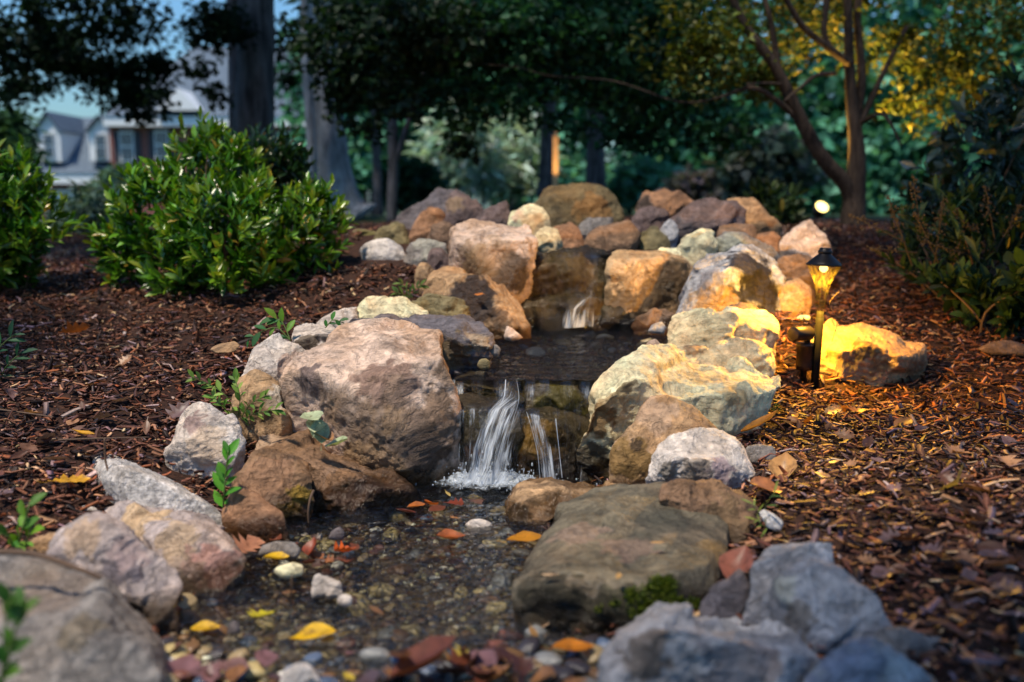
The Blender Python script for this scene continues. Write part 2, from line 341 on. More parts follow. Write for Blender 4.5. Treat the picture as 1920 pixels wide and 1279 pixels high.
TMP = bpy.data.objects.new('tmp', bpy.data.meshes.new('tmp')); COL.objects.link(TMP)
RM = TMP.modifiers.new('r', 'REMESH'); RM.mode = 'VOXEL'
def lump_hull(bm, pts, d, thick, lean, bulge, sink, cuts, rnd):
    xs = [p[0] for p in pts]; ys = [p[1] for p in pts]; cx = sum(xs) / len(xs); cyy = sum(ys) / len(ys); y0 = min(ys); y1 = max(ys)
    W = []
    mpp = d / F; size = math.sqrt((max(xs) - min(xs)) * (y1 - y0)) * mpp
    omax = 0
    for p in pts:
        t = (y1 - p[1]) / max(1, y1 - y0); o = p[2] if len(p) > 2 else t * lean
        omax = max(omax, o); W.append(P(p[0], p[1], d + o))
    if bulge:
        for p in pts:
            if len(p) > 2 and p[2] < 0: continue
            x = cx + (p[0] - cx) * .62; y = cyy + (p[1] - cyy) * .62; t = (y1 - y) / max(1, y1 - y0)
            W.append(P(x, y, d + t * lean - bulge * size))
    for p in pts:
        x = cx + (p[0] - cx) * .72; y = cyy + (p[1] - cyy) * .72
        W.append(P(x, y, d + omax + thick * .6)); 
        x = cx + (p[0] - cx) * .4; y = cyy + (p[1] - cyy) * .4 
        W.append(P(x, y, d + omax + thick))
        if p[1] > cyy + .2 * (y1 - cyy): W.append(P(p[0], p[1], d + (p[2] if len(p) > 2 else 0) + .12 * size) - Vector((0, 0, sink)))
    b = bmesh.new(); vs = [b.verts.new(v) for v in W]
    r = bmesh.ops.convex_hull(b, input=vs); 
    bmesh.ops.delete(b, geom=[v for v in b.verts if not v.link_faces], context='VERTS')
    ext = size
    for k in range(cuts):
        n = Vector((rnd.gauss(0, 1), rnd.gauss(0, 1) - .5, rnd.gauss(0, 1) + .3)).normalized()
        s = max(v.co.dot(n) for v in b.verts); lo = min(v.co.dot(n) for v in b.verts)
        co = n * (s - (s - lo) * rnd.uniform(.015, .07))
        geo = b.verts[:] + b.edges[:] + b.faces[:]
        q = bmesh.ops.bisect_plane(b, geom=geo, plane_co=co, plane_no=n, clear_outer=True)
        ed = [e for e in q['geom_cut'] if isinstance(e, bmesh.types.BMEdge)]
        try: bmesh.ops.edgeloop_fill(b, edges=ed)
        except Exception: pass
    bmesh.ops.triangulate(b, faces=b.faces[:])
    mp = {v: bm.verts.new(v.co) for v in b.verts}
    for f in b.faces: bm.faces.new([mp[v] for v in f.verts])
    b.free(); return size
def rock(label, d, pts, mat, thick=None, lean=None, bulge=.12, sink=.14, cuts=9, amp=1.0, res=None, smooth=3, stains=(), wl=None, name='boulder', cat='rock', group=None, more=(), strata=0.0):
    _cnt[0] += 1; rnd = random.Random(_cnt[0] * 13 + 5); bm = bmesh.new()
    allp = [pts] + [m[1] for m in more]
    w_ = max(p[0] for q in allp for p in q) - min(p[0] for q in allp for p in q); h_ = max(p[1] for q in allp for p in q) - min(p[1] for q in allp for p in q)
    big = math.sqrt(w_ * h_) * d / F
    tk = thick if thick is not None else .8 * big; ln = lean if lean is not None else .35 * big
    lump_hull(bm, pts, d, tk, ln, bulge, sink, cuts, rnd)
    for m in more: lump_hull(bm, m[1], m[0], tk, ln, bulge, sink, cuts, rnd)
    me = bpy.data.meshes.new('t'); bm.to_mesh(me); bm.free(); TMP.data = me
    pxs = math.sqrt(w_ * h_); RM.voxel_size = max(.003, big / (res or min(88, max(26, pxs / 2.6))))
    dg = bpy.context.evaluated_depsgraph_get(); dg.update(); me2 = bpy.data.meshes.new_from_object(TMP.evaluated_get(dg)); bpy.data.meshes.remove(me)if False else None
    bm = bmesh.new(); bm.from_mesh(me2)
    for _ in range(max(smooth, 3) + 3): bmesh.ops.smooth_vert(bm, verts=bm.verts[:], factor=.5, use_axis_x=True, use_axis_y=True, use_axis_z=True)
    bm.normal_update(); of = Vector((rnd.uniform(-50, 50), rnd.uniform(-50, 50), rnd.uniform(-50, 50)))
    s = big * amp; f1 = 2.6 / big; f2 = 7.5 / big; f3 = 19 / big; tilt = Vector((rnd.uniform(-.35, .35), rnd.uniform(-.2, .2), 1)).normalized()
    co = np.array([v.co[:] for v in bm.verts]); nr = np.array([v.normal[:] for v in bm.verts]); rg = np.random.default_rng(_cnt[0]); edge = np.zeros(len(co))
    for kk, st, beta in ((12, .82, 60), (50, .72, 120)):              # chipped planar facets at two sizes
        if amp < .75: st *= .5
        if smooth >= 5: st *= .45
        idx = rg.choice(len(co), min(kk, len(co)), replace=False); sc = co[idx]; sn = nr[idx] + rg.normal(0, .20, (len(idx), 3)); sn /= np.linalg.norm(sn, axis=1)[:, None]
        d_ = np.sqrt(((co[:, None] - sc[None]) ** 2).sum(-1)); e_ = d_ - d_.min(1)[:, None]; sec_ = np.partition(e_, 1, axis=1)[:, 1]; edge = np.maximum(edge, np.exp(-sec_ / (.022 * big)) * (.9 if kk < 30 else .5)); wt = np.exp(-e_ * beta / big); wt /= wt.sum(1)[:, None]
        off = np.einsum('nkc,kc->nk', co[:, None] - sc[None], sn); off = np.clip(off, -.10 * big, .10 * big)
        co = co - np.einsum('nk,nk,kc->nc', wt, off, sn) * st
    for i_, v in enumerate(bm.verts): v.co = co[i_]
    bmesh.ops.smooth_vert(bm, verts=bm.verts[:], factor=.5, use_axis_x=True, use_axis_y=True, use_axis_z=True)
    bm.normal_update(); mv = []
    for v in bm.verts:
        p = v.co
        q = p * f1 + of
        a = mn.fractal(q, 1.0, 2.1, 3) * .022
        a += (mn.ridged_multi_fractal(p * f2 + of, 1.0, 2.2, 4, 1.0, 2.0) - 1.1) * .009
        a += mn.fractal(p * f3 + of, .7, 2.2, 4) * .011
        if strata: a += .45 * strata * (mn.noise(Vector((0, 0, p.dot(tilt) * 16 / big)) + of + p * (1.0 / big))) * .05
        mv.append(v.co + v.normal * (a * s))
    for v, c in zip(bm.verts, mv): v.co = c
    cx = sum(v.co.x for v in bm.verts) / len(bm.verts); cyy = sum(v.co.y for v in bm.verts) / len(bm.verts); z0 = min(v.co.z for v in bm.verts)
    loc = Vector((cx, cyy, z0))
    for v in bm.verts: v.co -= loc
    bm.to_mesh(me2); bm.free(); me2.name = name; me2.materials.clear(); me2.materials.append(M[mat])
    me2.polygons.foreach_set('use_smooth', np.ones(len(me2.polygons), bool))
    at = me2.attributes.new('edge', 'FLOAT', 'POINT'); at.data.foreach_set('value', edge.astype(np.float32))
    stain_wet(me2, loc, stains, wl, _cnt[0])
    o = link(name, me2, None, None, loc); tag(o, label, cat, group); return o
LB, RB, TP = 'rocks edging the left bank', 'rocks edging the right bank', 'rocks piled above the upper fall'
DK = (58, 46, 40); BK = (34, 30, 34); OC = (132, 98, 52); MO = (62, 74, 18); PALE = (206, 190, 172)
# --- left bank
rock('biggest boulder on the left bank, pinkish top and ochre foot beside the lower fall', 2.76,
     [(537, 712, .12), (555, 672, .15), (600, 645, .28), (700, 618, .42), (760, 620, .42), (812, 640, .3), (828, 668, .16), (848, 730, .06), (858, 800, .03), (852, 870, .02), (838, 900, 0), (760, 905, -.02), (700, 885, 0), (640, 842, .04), (560, 790, .08), (540, 750, .1),
      (640, 695, -.0), (700, 680, -.03), (800, 690, .0), (820, 800, -.04), (760, 830, -.08), (690, 790, -.06), (600, 730, .02)], 'pink', thick=.25, bulge=0, cuts=4, wl=0, group=LB, amp=.9, smooth=2,
     stains=[(730, 700, 62, (122, 92, 78), .8), (745, 800, 80, (96, 72, 50), .75), (690, 855, 90, (128, 98, 58), .75), (805, 850, 56, DK, .9), (570, 725, 34, (84, 70, 70), .85), (620, 775, 46, (126, 100, 74), .7), (840, 800, 40, (88, 66, 46), .8), (835, 760, 34, (104, 78, 54), .8), (660, 800, 46, (84, 72, 66), .6), (840, 690, 22, (128, 104, 84), .7)])
rock('long flat dark grey ledge stone lying behind the biggest boulder, over the upper pool', 3.15, [(640, 602, .22), (700, 594, .26), (790, 600, .26), (860, 606, .2), (906, 604, .18), (922, 622, .06), (915, 645, .04), (872, 672, 0), (835, 697, 0), (790, 690, 0), (700, 640, .0), (650, 615, .05), (800, 630, -.02), (870, 630, -.02)], 'slate', thick=.15, bulge=0, wl=None, group=LB, strata=1.2, stains=[(900, 622, 26, (168, 146, 120), .8), (850, 672, 36, (116, 96, 60), .7), (690, 606, 50, (58, 54, 60), .8)])
rock('pale flat topped stone behind the dark grey ledge stone', 3.55, [(665, 588), (670, 572), (700, 556), (760, 561), (790, 575), (808, 592), (790, 606), (668, 602)], 'cream', group=LB)
rock('small pale wedge of stone left of the flat topped pale stone', 3.5, [(596, 606), (640, 577), (668, 572), (674, 604), (620, 612)], 'white', group=LB)
rock('white topped rough stone with a dark broken front, above the biggest boulder', 3.12, [(548, 612, .12), (600, 606, .16), (680, 612, .16), (690, 630, .1), (640, 660, 0), (595, 672, 0), (556, 652, 0), (575, 632, -.01), (630, 636, -.01)], 'white', bulge=0, group=LB, stains=[(580, 652, 26, (84, 70, 54), .9), (600, 640, 14, (50, 42, 38), .8)])
rock('pale pink stone leaning left of the biggest boulder', 2.98, [(452, 705), (480, 655), (518, 630), (558, 643), (584, 668), (560, 720), (530, 735)], 'white', group=LB, stains=[(560, 680, 30, (186, 140, 112), .5)])
rock('brown stone with a pale right edge beneath the pale pink stone', 2.84, [(440, 720), (455, 700), (495, 697), (522, 718), (537, 760), (550, 798), (515, 806), (470, 785), (440, 765)], 'tan', group=LB, stains=[(515, 735, 24, PALE, .8), (480, 770, 30, (96, 74, 46), .7)])
rock('rounded white and mauve stone alone on the mulch of the left bank', 2.58, [(315, 845), (322, 815), (345, 765), (378, 756), (420, 775), (450, 800), (457, 832), (440, 862), (380, 866), (335, 862)], 'white', group=LB, stains=[(350, 790, 22, (126, 94, 92), .7), (385, 835, 40, (196, 164, 130), .5)])
rock('long wet brown boulder sloping into the lower pool below the biggest boulder', 2.52, [(456, 812, .38), (520, 802, .4), (600, 840, .3), (690, 872, .22), (778, 920, .12), (765, 938, .06), (700, 955, .0), (600, 965, 0), (578, 960, .02), (560, 900, .1), (470, 845, .3), (600, 880, .02), (680, 905, .0)], 'brown', thick=.2, bulge=0, wl=0, group=LB, smooth=4, stains=[(490, 812, 34, (186, 156, 128), .7), (660, 930, 60, (132, 94, 58), .6), (710, 900, 40, (88, 66, 62), .6)])
rock('squat brown boulder with a yellow algae streak beside the long wet boulder', 2.42, [(438, 895), (450, 862), (500, 846), (555, 850), (584, 880), (588, 930), (576, 978), (540, 992), (500, 980), (450, 950)], 'brown', wl=0, group=LB, smooth=4, stains=[(500, 880, 48, (150, 112, 84), .7), (553, 930, 26, (142, 112, 30), .9), (545, 970, 18, (142, 112, 30), .9)])
rock('smooth orange boulder at the edge of the lower pool', 2.26, [(412, 950), (425, 915), (445, 904), (485, 925), (530, 962), (545, 1000), (520, 1012), (450, 1012), (425, 990)], 'orange', wl=0, group=LB, smooth=5, amp=.7)
rock('long speckled granite boulder slanting down the left bank', 2.22, [(152, 885, .3), (178, 850, .4), (210, 850, .4), (260, 868, .32), (335, 905, .24), (395, 945, .14), (430, 980, .04), (434, 1010, 0), (400, 1025, 0), (300, 990, .02), (200, 935, .12)], 'granite', bulge=.08, group=LB, smooth=6, amp=.6)
rock('tan and pink slanted boulder pointing at the lower pool from the left', 1.98, [(182, 970, .3), (200, 945, .34), (230, 938, .36), (270, 948, .32), (330, 944, .3), (385, 968, .2), (432, 1012, .1), (448, 1062, .04), (430, 1078, .02), (390, 1080, 0), (345, 1105, 0), (300, 1100, .02), (220, 1020, .1), (330, 1010, .04), (270, 990, .1)], 'mauve', bulge=0, wl=0, group=LB, smooth=4, stains=[(240, 975, 60, (196, 164, 124), .85), (320, 1000, 40, (186, 158, 126), .7), (400, 1035, 44, (176, 128, 116), .8), (330, 1070, 40, (130, 108, 84), .6)])
rock('grey mauve weathered boulder at the front left edge of the stream', 1.76, [(98, 1040), (110, 998), (150, 978), (200, 976), (240, 1000), (290, 1035), (335, 1080), (344, 1115), (325, 1160), (270, 1180), (190, 1150), (120, 1090)], 'mauve', wl=0, group=LB, stains=[(225, 1050, 36, (84, 78, 88), .8), (130, 1010, 36, (176, 146, 116), .7), (250, 1020, 30, (160, 134, 130), .6)])
rock('large blurred grey boulder filling the bottom left corner', 1.36, [(-220, 1300, .4), (-150, 1080, .5), (0, 1050, .45), (60, 1044, .42), (130, 1058, .38), (200, 1082, .3), (262, 1130, .2), (305, 1200, .1), (328, 1290, .02), (320, 1500, 0), (-200, 1500, 0), (150, 1190, .1), (0, 1180, .14)], 'grey', bulge=0, thick=.2, wl=None, group=LB, smooth=5, stains=[(60, 1090, 90, (124, 106, 92), .6), (150, 1150, 40, (120, 100, 60), .4)])
rock('little buff stone behind the grey mauve boulder on the left bank', 1.95, [(50, 1045), (66, 1005), (95, 988), (118, 1000), (112, 1040), (80, 1050)], 'tan', group=LB)
# --- right bank
rock('long brown stone overhanging a dark hollow at the right of the lower pool', 2.42, [(948, 965, 0), (958, 930, .08), (985, 905, .16), (1040, 897, .2), (1110, 899, .2), (1182, 903, .2), (1140, 922, .12), (1060, 948, .03), (1010, 965, 0), (985, 985, 0), (955, 990, 0)], 'tan', thick=.15, bulge=.05, wl=0, group=RB, sink=0.0, stains=[(975, 965, 34, (92, 74, 40), .8)])
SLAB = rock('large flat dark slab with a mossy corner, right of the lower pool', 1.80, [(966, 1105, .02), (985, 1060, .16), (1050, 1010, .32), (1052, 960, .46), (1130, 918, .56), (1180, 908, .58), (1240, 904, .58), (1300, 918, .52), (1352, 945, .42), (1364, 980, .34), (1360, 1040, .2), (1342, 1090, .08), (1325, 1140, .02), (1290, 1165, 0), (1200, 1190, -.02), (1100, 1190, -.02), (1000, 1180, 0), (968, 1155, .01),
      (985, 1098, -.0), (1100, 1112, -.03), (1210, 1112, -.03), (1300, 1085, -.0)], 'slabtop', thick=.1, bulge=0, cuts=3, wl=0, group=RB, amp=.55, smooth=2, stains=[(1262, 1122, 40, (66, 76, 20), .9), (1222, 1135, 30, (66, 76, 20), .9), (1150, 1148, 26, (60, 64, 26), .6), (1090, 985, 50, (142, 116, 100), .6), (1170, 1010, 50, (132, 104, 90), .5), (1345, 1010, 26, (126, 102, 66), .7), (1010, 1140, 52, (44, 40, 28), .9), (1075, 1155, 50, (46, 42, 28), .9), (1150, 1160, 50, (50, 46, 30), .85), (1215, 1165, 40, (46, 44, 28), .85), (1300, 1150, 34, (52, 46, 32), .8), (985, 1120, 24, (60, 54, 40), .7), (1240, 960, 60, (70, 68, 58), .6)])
rock('dark brown boulder tucked behind the flat slab', 2.12, [(1236, 925), (1250, 906), (1330, 902), (1392, 928), (1416, 965), (1414, 1015), (1392, 1050), (1355, 1075), (1300, 1000)], 'brown', group=RB, thick=.2, stains=[(1370, 960, 40, (104, 84, 56), .6), (1390, 1010, 30, (56, 52, 44), .7)])
rock('bright white angular rock with mauve blotches behind the flat slab', 2.46, [(1216, 900), (1228, 842), (1250, 814), (1290, 807), (1360, 824), (1402, 850), (1414, 882), (1434, 914), (1410, 924), (1355, 905), (1300, 905), (1250, 912), (1260, 850, -.06), (1330, 862, -.08)], 'white', thick=.2, bulge=0, group=RB, stains=[(1240, 890, 20, (104, 94, 80), .7), (1370, 880, 26, (132, 108, 118), .7), (1300, 900, 30, (98, 84, 70), .7)])
rock('smooth tan boulder above the white angular rock', 2.58, [(1142, 885), (1146, 830), (1180, 785), (1212, 750), (1250, 737), (1300, 760), (1348, 802), (1342, 820), (1290, 830), (1250, 880), (1220, 900), (1180, 906)], 'tan', wl=0, group=RB, smooth=5, amp=.7, stains=[(1180, 860, 44, (122, 92, 40), .8), (1195, 820, 12, (54, 40, 26), .9), (1230, 760, 40, (190, 158, 132), .6)])
rock('broad cream boulder right of the lower fall, brown where the water wets it', 2.80, [(1084, 895, .0), (1088, 790, .0), (1108, 722, .06), (1150, 690, .14), (1196, 662, .26), (1250, 654, .34), (1310, 672, .3), (1340, 700, .2), (1300, 760, .05), (1240, 790, .0), (1150, 850, 0), (1140, 900, 0), (1190, 720, -.02)], 'cream', thick=.2, bulge=0, wl=0, group=RB, smooth=4,
     more=[(2.88, [(1240, 700, .2), (1330, 688, .25), (1400, 684, .28), (1453, 690, .25), (1452, 716, .12), (1420, 742, .04), (1380, 768, 0), (1320, 785, 0), (1250, 780, 0), (1220, 740, .0), (1340, 730, -.02)])], stains=[(1112, 790, 44, (118, 86, 44), .9), (1110, 870, 46, (52, 38, 26), .9), (1150, 740, 40, (150, 118, 72), .7), (1190, 712, 14, (84, 72, 52), .8), (1390, 730, 30, (180, 142, 88), .6)])
rock('yellow lit two tiered boulder between the path light and the upper pool', 3.34, [(1250, 662, .05), (1258, 630, .08), (1266, 600, .16), (1310, 584, .22), (1390, 584, .22), (1440, 594, .18), (1458, 612, .1), (1450, 634, .05), (1380, 650, 0), (1300, 660, 0)], 'cream', thick=.15, bulge=.05, group=RB, strata=1.0,
     more=[(3.22, [(1250, 655), (1300, 645), (1380, 645), (1430, 648), (1450, 668), (1442, 686), (1370, 698), (1310, 686), (1262, 672)])], stains=[(1295, 640, 18, (128, 92, 64), .7)])
rock('yellow lit boulder with a flat pale top, right of the path light', 3.58, [(1510, 700, .02), (1522, 662, .03), (1540, 640, .06), (1552, 605, .1), (1562, 598, .14), (1600, 604, .16), (1670, 626, .16), (1734, 650, .14), (1722, 666, .04), (1716, 690, .03), (1692, 730, 0), (1620, 728, -.02), (1540, 715, 0), (1600, 650, -.04), (1680, 672, -.03)], 'tan', bulge=0, thick=.12, group=RB, strata=.8, stains=[(1625, 660, 26, (82, 66, 40), .8), (1660, 690, 20, (90, 72, 40), .6)])
rock('small rounded pale stone beside the dark faced triangular boulder', 4.05, [(1454, 545), (1470, 523), (1500, 519), (1520, 540), (1522, 565), (1502, 586), (1472, 584)], 'tan', group=RB, smooth=5)
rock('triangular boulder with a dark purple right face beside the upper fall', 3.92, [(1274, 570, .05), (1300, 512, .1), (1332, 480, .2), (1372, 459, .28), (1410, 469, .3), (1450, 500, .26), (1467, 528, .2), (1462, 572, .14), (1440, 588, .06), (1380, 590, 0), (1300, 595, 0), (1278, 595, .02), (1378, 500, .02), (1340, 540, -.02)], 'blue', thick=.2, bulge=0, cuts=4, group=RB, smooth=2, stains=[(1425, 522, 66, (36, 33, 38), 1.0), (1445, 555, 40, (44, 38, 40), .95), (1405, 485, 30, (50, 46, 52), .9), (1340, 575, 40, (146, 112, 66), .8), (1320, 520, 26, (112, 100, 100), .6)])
rock('purple grey stone showing just above the yellow lit boulder', 3.6, [(1340, 600), (1362, 576), (1395, 570), (1430, 582), (1446, 602), (1400, 610)], 'purple', group=RB)
# --- upper fall
rock('dark wet upper block that the left half of the upper fall runs down', 4.22, [(950, 560, .0), (958, 530, .02), (985, 482, .08), (1005, 470, .2), (1075, 470, .22), (1142, 474, .2), (1146, 540, .0), (1142, 570, 0), (1040, 572, -.01), (1060, 520, -.02), (1000, 520, -.01), (1070, 480, .03)], 'wetdark', thick=.2, bulge=0, cuts=3, wl=None, group=TP, amp=1.2, smooth=1, strata=.6, stains=[(1010, 530, 40, (84, 66, 46), .6), (1100, 500, 34, (92, 72, 34), .6), (985, 500, 20, (66, 54, 58), .7)])
rock('dark wet lower block jutting out under the upper block of the upper fall', 4.16, [(945, 618, 0), (950, 570, .02), (965, 552, .06), (1030, 548, .08), (1110, 556, .06), (1150, 560, .06), (1150, 622, 0), (1040, 622, -.03), (1010, 565, .0), (1100, 575, .0)], 'wetdark', thick=.2, bulge=0, cuts=3, wl=W1, group=TP, amp=1.2, smooth=1, stains=[(990, 585, 34, (70, 58, 40), .6), (1120, 590, 24, (84, 64, 30), .7)])
rock('pale wet block forming the right half of the upper fall', 4.18, [(1134, 600, .0), (1136, 490, .05), (1146, 472, .12), (1190, 467, .14), (1240, 471, .14), (1290, 486, .12), (1306, 512, .08), (1290, 560, .03), (1262, 606, .0), (1190, 606, -.02), (1150, 480, .0), (1200, 476, -.01), (1280, 492, .02), (1180, 530, -.03), (1250, 540, -.02)], 'wetpale', thick=.25, bulge=0, cuts=1, amp=.7, smooth=2, wl=W1, group=TP, stains=[(1270, 530, 44, (84, 62, 34), .9), (1230, 575, 40, (92, 70, 42), .8), (1150, 570, 34, (70, 54, 34), .8), (1285, 498, 20, (112, 84, 50), .7)])
rock('low brown stone at the foot of the pale wet block', 4.0, [(1186, 610), (1200, 588), (1245, 580), (1282, 592), (1290, 625), (1220, 630)], 'brown', wl=W1, group=TP)
rock('olive brown stone bulging under the falling water of the upper fall', 4.14, [(1120, 612), (1125, 570), (1150, 556), (1190, 574), (1200, 600), (1190, 622)], 'wetdark', wl=W1, group=TP)
rock('sloping tan stone with a black patch left of the upper fall', 3.85, [(793, 560, .1), (800, 516, .2), (840, 494, .26), (880, 505, .24), (930, 535, .18), (985, 590, .08), (988, 608, .02), (960, 622, 0), (880, 610, 0), (860, 540, .04)], 'tan', bulge=.05, wl=W1, group=TP, stains=[(890, 560, 48, (44, 36, 38), .95), (930, 585, 26, (58, 46, 40), .7)])
rock('ribbed yellowish stone with moss below the sloping tan stone', 3.7, [(752, 590), (760, 572), (800, 556), (850, 560), (876, 580), (886, 606), (800, 614)], 'moss', strata=1.6, group=TP)
# --- top pile
rock('broad mossy olive dome boulder at the top of the pile', 5.5, [(985, 420), (988, 385), (1002, 360), (1050, 345), (1120, 346), (1155, 364), (1170, 395), (1166, 425), (1080, 435)], 'dome', group=TP, smooth=5, stains=[(1120, 385, 36, (142, 98, 46), .6)])
rock('brown and black capstone right of the olive dome boulder', 5.5, [(1188, 400), (1200, 366), (1240, 354), (1290, 368), (1310, 388), (1290, 410), (1230, 412)], 'orange', group=TP, stains=[(1210, 378, 20, (52, 44, 40), .9)])
rock('rounded dark reddish stone below the brown and black capstone', 5.2, [(1184, 415), (1200, 391), (1240, 388), (1256, 402), (1246, 432), (1200, 438)], 'purple', group=TP)
rock('rounded brown stone resting on the rim above the upper fall', 4.75, [(1095, 460), (1105, 425), (1150, 414), (1182, 408), (1197, 425), (1202, 442), (1178, 474), (1108, 476)], 'brown', group=TP, smooth=5)
rock('orange brown stone left of the rounded brown stone on the rim', 4.78, [(1028, 455), (1034, 426), (1070, 414), (1090, 434), (1098, 468), (1060, 478)], 'orange', group=TP, smooth=5)
rock('small pale stone wedged beside the large block over the upper fall', 4.65, [(998, 455), (1002, 438), (1022, 427), (1045, 434), (1053, 455), (1046, 476), (1010, 478)], 'cream', group=TP)
rock('flat grey stone half hidden under the olive dome boulder', 5.05, [(1072, 440), (1100, 411), (1150, 408), (1150, 425), (1110, 445)], 'grey', group=TP)
rock('glowing pale orange block in front of the olive dome boulder', 4.95, [(950, 420), (955, 405), (968, 393), (1000, 384), (1026, 394), (1033, 422), (1002, 440), (970, 436)], 'cream', group=TP, stains=[(1000, 415, 24, (198, 142, 84), .5), (970, 396, 14, (190, 124, 110), .5)])
rock('dark purple leaning stone left of the pale orange block', 4.98, [(882, 428), (910, 395), (950, 374), (958, 395), (957, 425), (930, 434)], 'purple', group=TP)
rock('tall grey brown peaked boulder at the back left of the pile', 5.55, [(745, 425), (755, 400), (780, 380), (840, 351), (868, 360), (880, 400), (870, 432), (770, 440)], 'slate', group=TP)
rock('reddish brown boulder in front of the peaked boulder', 5.3, [(830, 430), (832, 384), (848, 352), (880, 370), (910, 394), (896, 432)], 'purple', group=TP, stains=[(850, 375, 20, (138, 112, 80), .6)])
rock('orange stone standing in front of the peaked boulder', 4.95, [(768, 450), (780, 412), (810, 387), (832, 395), (832, 424), (804, 455)], 'orange', group=TP)
rock('small grey brown stone left of the large pale topped block', 4.75, [(796, 456), (806, 424), (832, 415), (856, 425), (854, 456), (822, 464)], 'brown', group=TP)
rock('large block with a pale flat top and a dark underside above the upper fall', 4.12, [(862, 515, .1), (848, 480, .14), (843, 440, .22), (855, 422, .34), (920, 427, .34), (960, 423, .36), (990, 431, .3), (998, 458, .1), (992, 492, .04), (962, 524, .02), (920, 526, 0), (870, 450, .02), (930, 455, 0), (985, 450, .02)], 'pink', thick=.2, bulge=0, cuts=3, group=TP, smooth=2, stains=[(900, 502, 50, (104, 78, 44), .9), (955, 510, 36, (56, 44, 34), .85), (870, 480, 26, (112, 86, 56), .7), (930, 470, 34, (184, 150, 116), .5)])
rock('low mossy yellow green stone at the far left of the pile', 5.4, [(645, 462), (656, 436), (680, 425), (715, 438), (715, 462), (670, 475)], 'moss', group=TP, stains=[(680, 448, 30, (104, 100, 34), .6)])
rock('mossy brown stone behind the whitish stone of the left pile', 5.0, [(698, 460), (710, 430), (750, 414), (766, 444), (772, 488), (735, 498)], 'moss', group=TP)
rock('whitish rounded stone at the left foot of the pile', 4.55, [(671, 470), (680, 449), (720, 444), (750, 455), (762, 478), (742, 494), (700, 490)], 'white', group=TP, smooth=5)
rock('pale grey green flat stone right of the whitish rounded stone', 4.5, [(756, 496), (772, 452), (800, 448), (836, 456), (840, 480), (800, 498)], 'grey', group=TP, stains=[(800, 460, 30, (170, 166, 150), .6)])
rock('small purple stone tucked left of the large pale topped block', 4.36, [(798, 496), (805, 470), (830, 462), (842, 480), (844, 506), (806, 508)], 'purple', group=TP)
rock('smallest tan stone on the mulch below the small purple stone', 4.2, [(778, 514), (785, 494), (805, 494), (815, 508), (796, 520)], 'tan', group=TP)
rock('small white rock with a greenish back, right above the upper fall', 4.45, [(1270, 470), (1290, 440), (1330, 431), (1348, 455), (1332, 484), (1295, 494)], 'cream', group=TP, stains=[(1300, 448, 22, (140, 140, 118), .6)])
rock('grey green spotted boulder behind the small white rock', 4.5, [(1320, 450), (1340, 434), (1382, 440), (1442, 460), (1464, 488), (1446, 508), (1380, 480)], 'grey', group=TP, stains=[(1370, 455, 34, (156, 158, 138), .6)])
rock('wide dark mauve boulder slanting across the right of the pile', 4.9, [(1236, 462), (1250, 420), (1290, 394), (1330, 379), (1380, 374), (1398, 386), (1392, 425), (1340, 440), (1290, 450), (1245, 476)], 'purple', group=TP, stains=[(1370, 400, 30, (122, 96, 88), .6), (1280, 440, 34, (60, 58, 62), .7)])
rock('tan rounded shoulder boulder at the back right of the pile', 5.1, [(1355, 385), (1362, 369), (1388, 364), (1420, 375), (1447, 400), (1464, 420), (1440, 438), (1400, 438)], 'tan', group=TP, smooth=5)
rock('small light brown stone under the wide dark mauve boulder', 4.68, [(1340, 442), (1350, 426), (1380, 417), (1412, 425), (1418, 450), (1380, 455)], 'brown', group=TP)
rock('little reddish brown stone beside the tan shoulder boulder', 4.66, [(1418, 450), (1424, 438), (1450, 434), (1467, 450), (1462, 482), (1438, 478)], 'orange', group=TP)
rock('pinkish tan pointed stone at the right end of the pile', 4.6, [(1462, 478), (1470, 440), (1515, 411), (1542, 440), (1558, 468), (1550, 488), (1500, 490)], 'pink', group=TP)
rock('low brown stone under the pinkish tan pointed stone', 4.32, [(1446, 500), (1470, 476), (1530, 480), (1534, 504), (1528, 528), (1476, 528)], 'brown', group=TP)
rock('greenish stone on the rim right of the rounded brown stone', 4.82, [(1190, 474), (1195, 442), (1228, 424), (1252, 440), (1256, 478), (1205, 482)], 'moss', group=TP)
rock('thin flat stone lying on the rim of the upper fall', 4.3, [(1228, 478), (1236, 466), (1268, 462), (1280, 470), (1276, 482)], 'cream', group=TP, bulge=.05)
rock('blue grey stone leaning against the wide dark mauve boulder', 4.85, [(1234, 450), (1240, 425), (1258, 410), (1272, 425), (1262, 462)], 'blue', group=TP)
# --- bottom right
rock('blue grey streaked boulder in the front right, just below the flat slab', 1.42, [(1136, 1250, .05), (1160, 1180, .1), (1210, 1150, .22), (1280, 1144, .26), (1350, 1160, .26), (1450, 1178, .26), (1512, 1200, .2), (1538, 1240, .1), (1510, 1310, .02), (1450, 1460, 0), (1150, 1460, 0), (1240, 1190, .0), (1400, 1230, .0)], 'blue', thick=.15, bulge=0, group=RB, smooth=4, stains=[(1190, 1230, 60, (96, 80, 66), .8), (1450, 1230, 50, (118, 92, 78), .6), (1400, 1270, 60, (84, 78, 84), .6)])
rock('double humped blue grey boulder on the right bank beside the flat slab', 1.66, [(1398, 1120), (1418, 1062), (1460, 1020), (1500, 1009), (1542, 1010), (1576, 1045), (1570, 1110), (1500, 1160), (1430, 1150)], 'blue', group=RB, smooth=4, thick=.2,
     more=[(1.58, [(1428, 1150), (1470, 1090), (1530, 1062), (1600, 1080), (1640, 1120), (1684, 1180), (1670, 1230), (1560, 1225), (1480, 1195)])], stains=[(1440, 1100, 26, (172, 168, 150), .6), (1470, 1160, 30, (112, 96, 80), .7)])
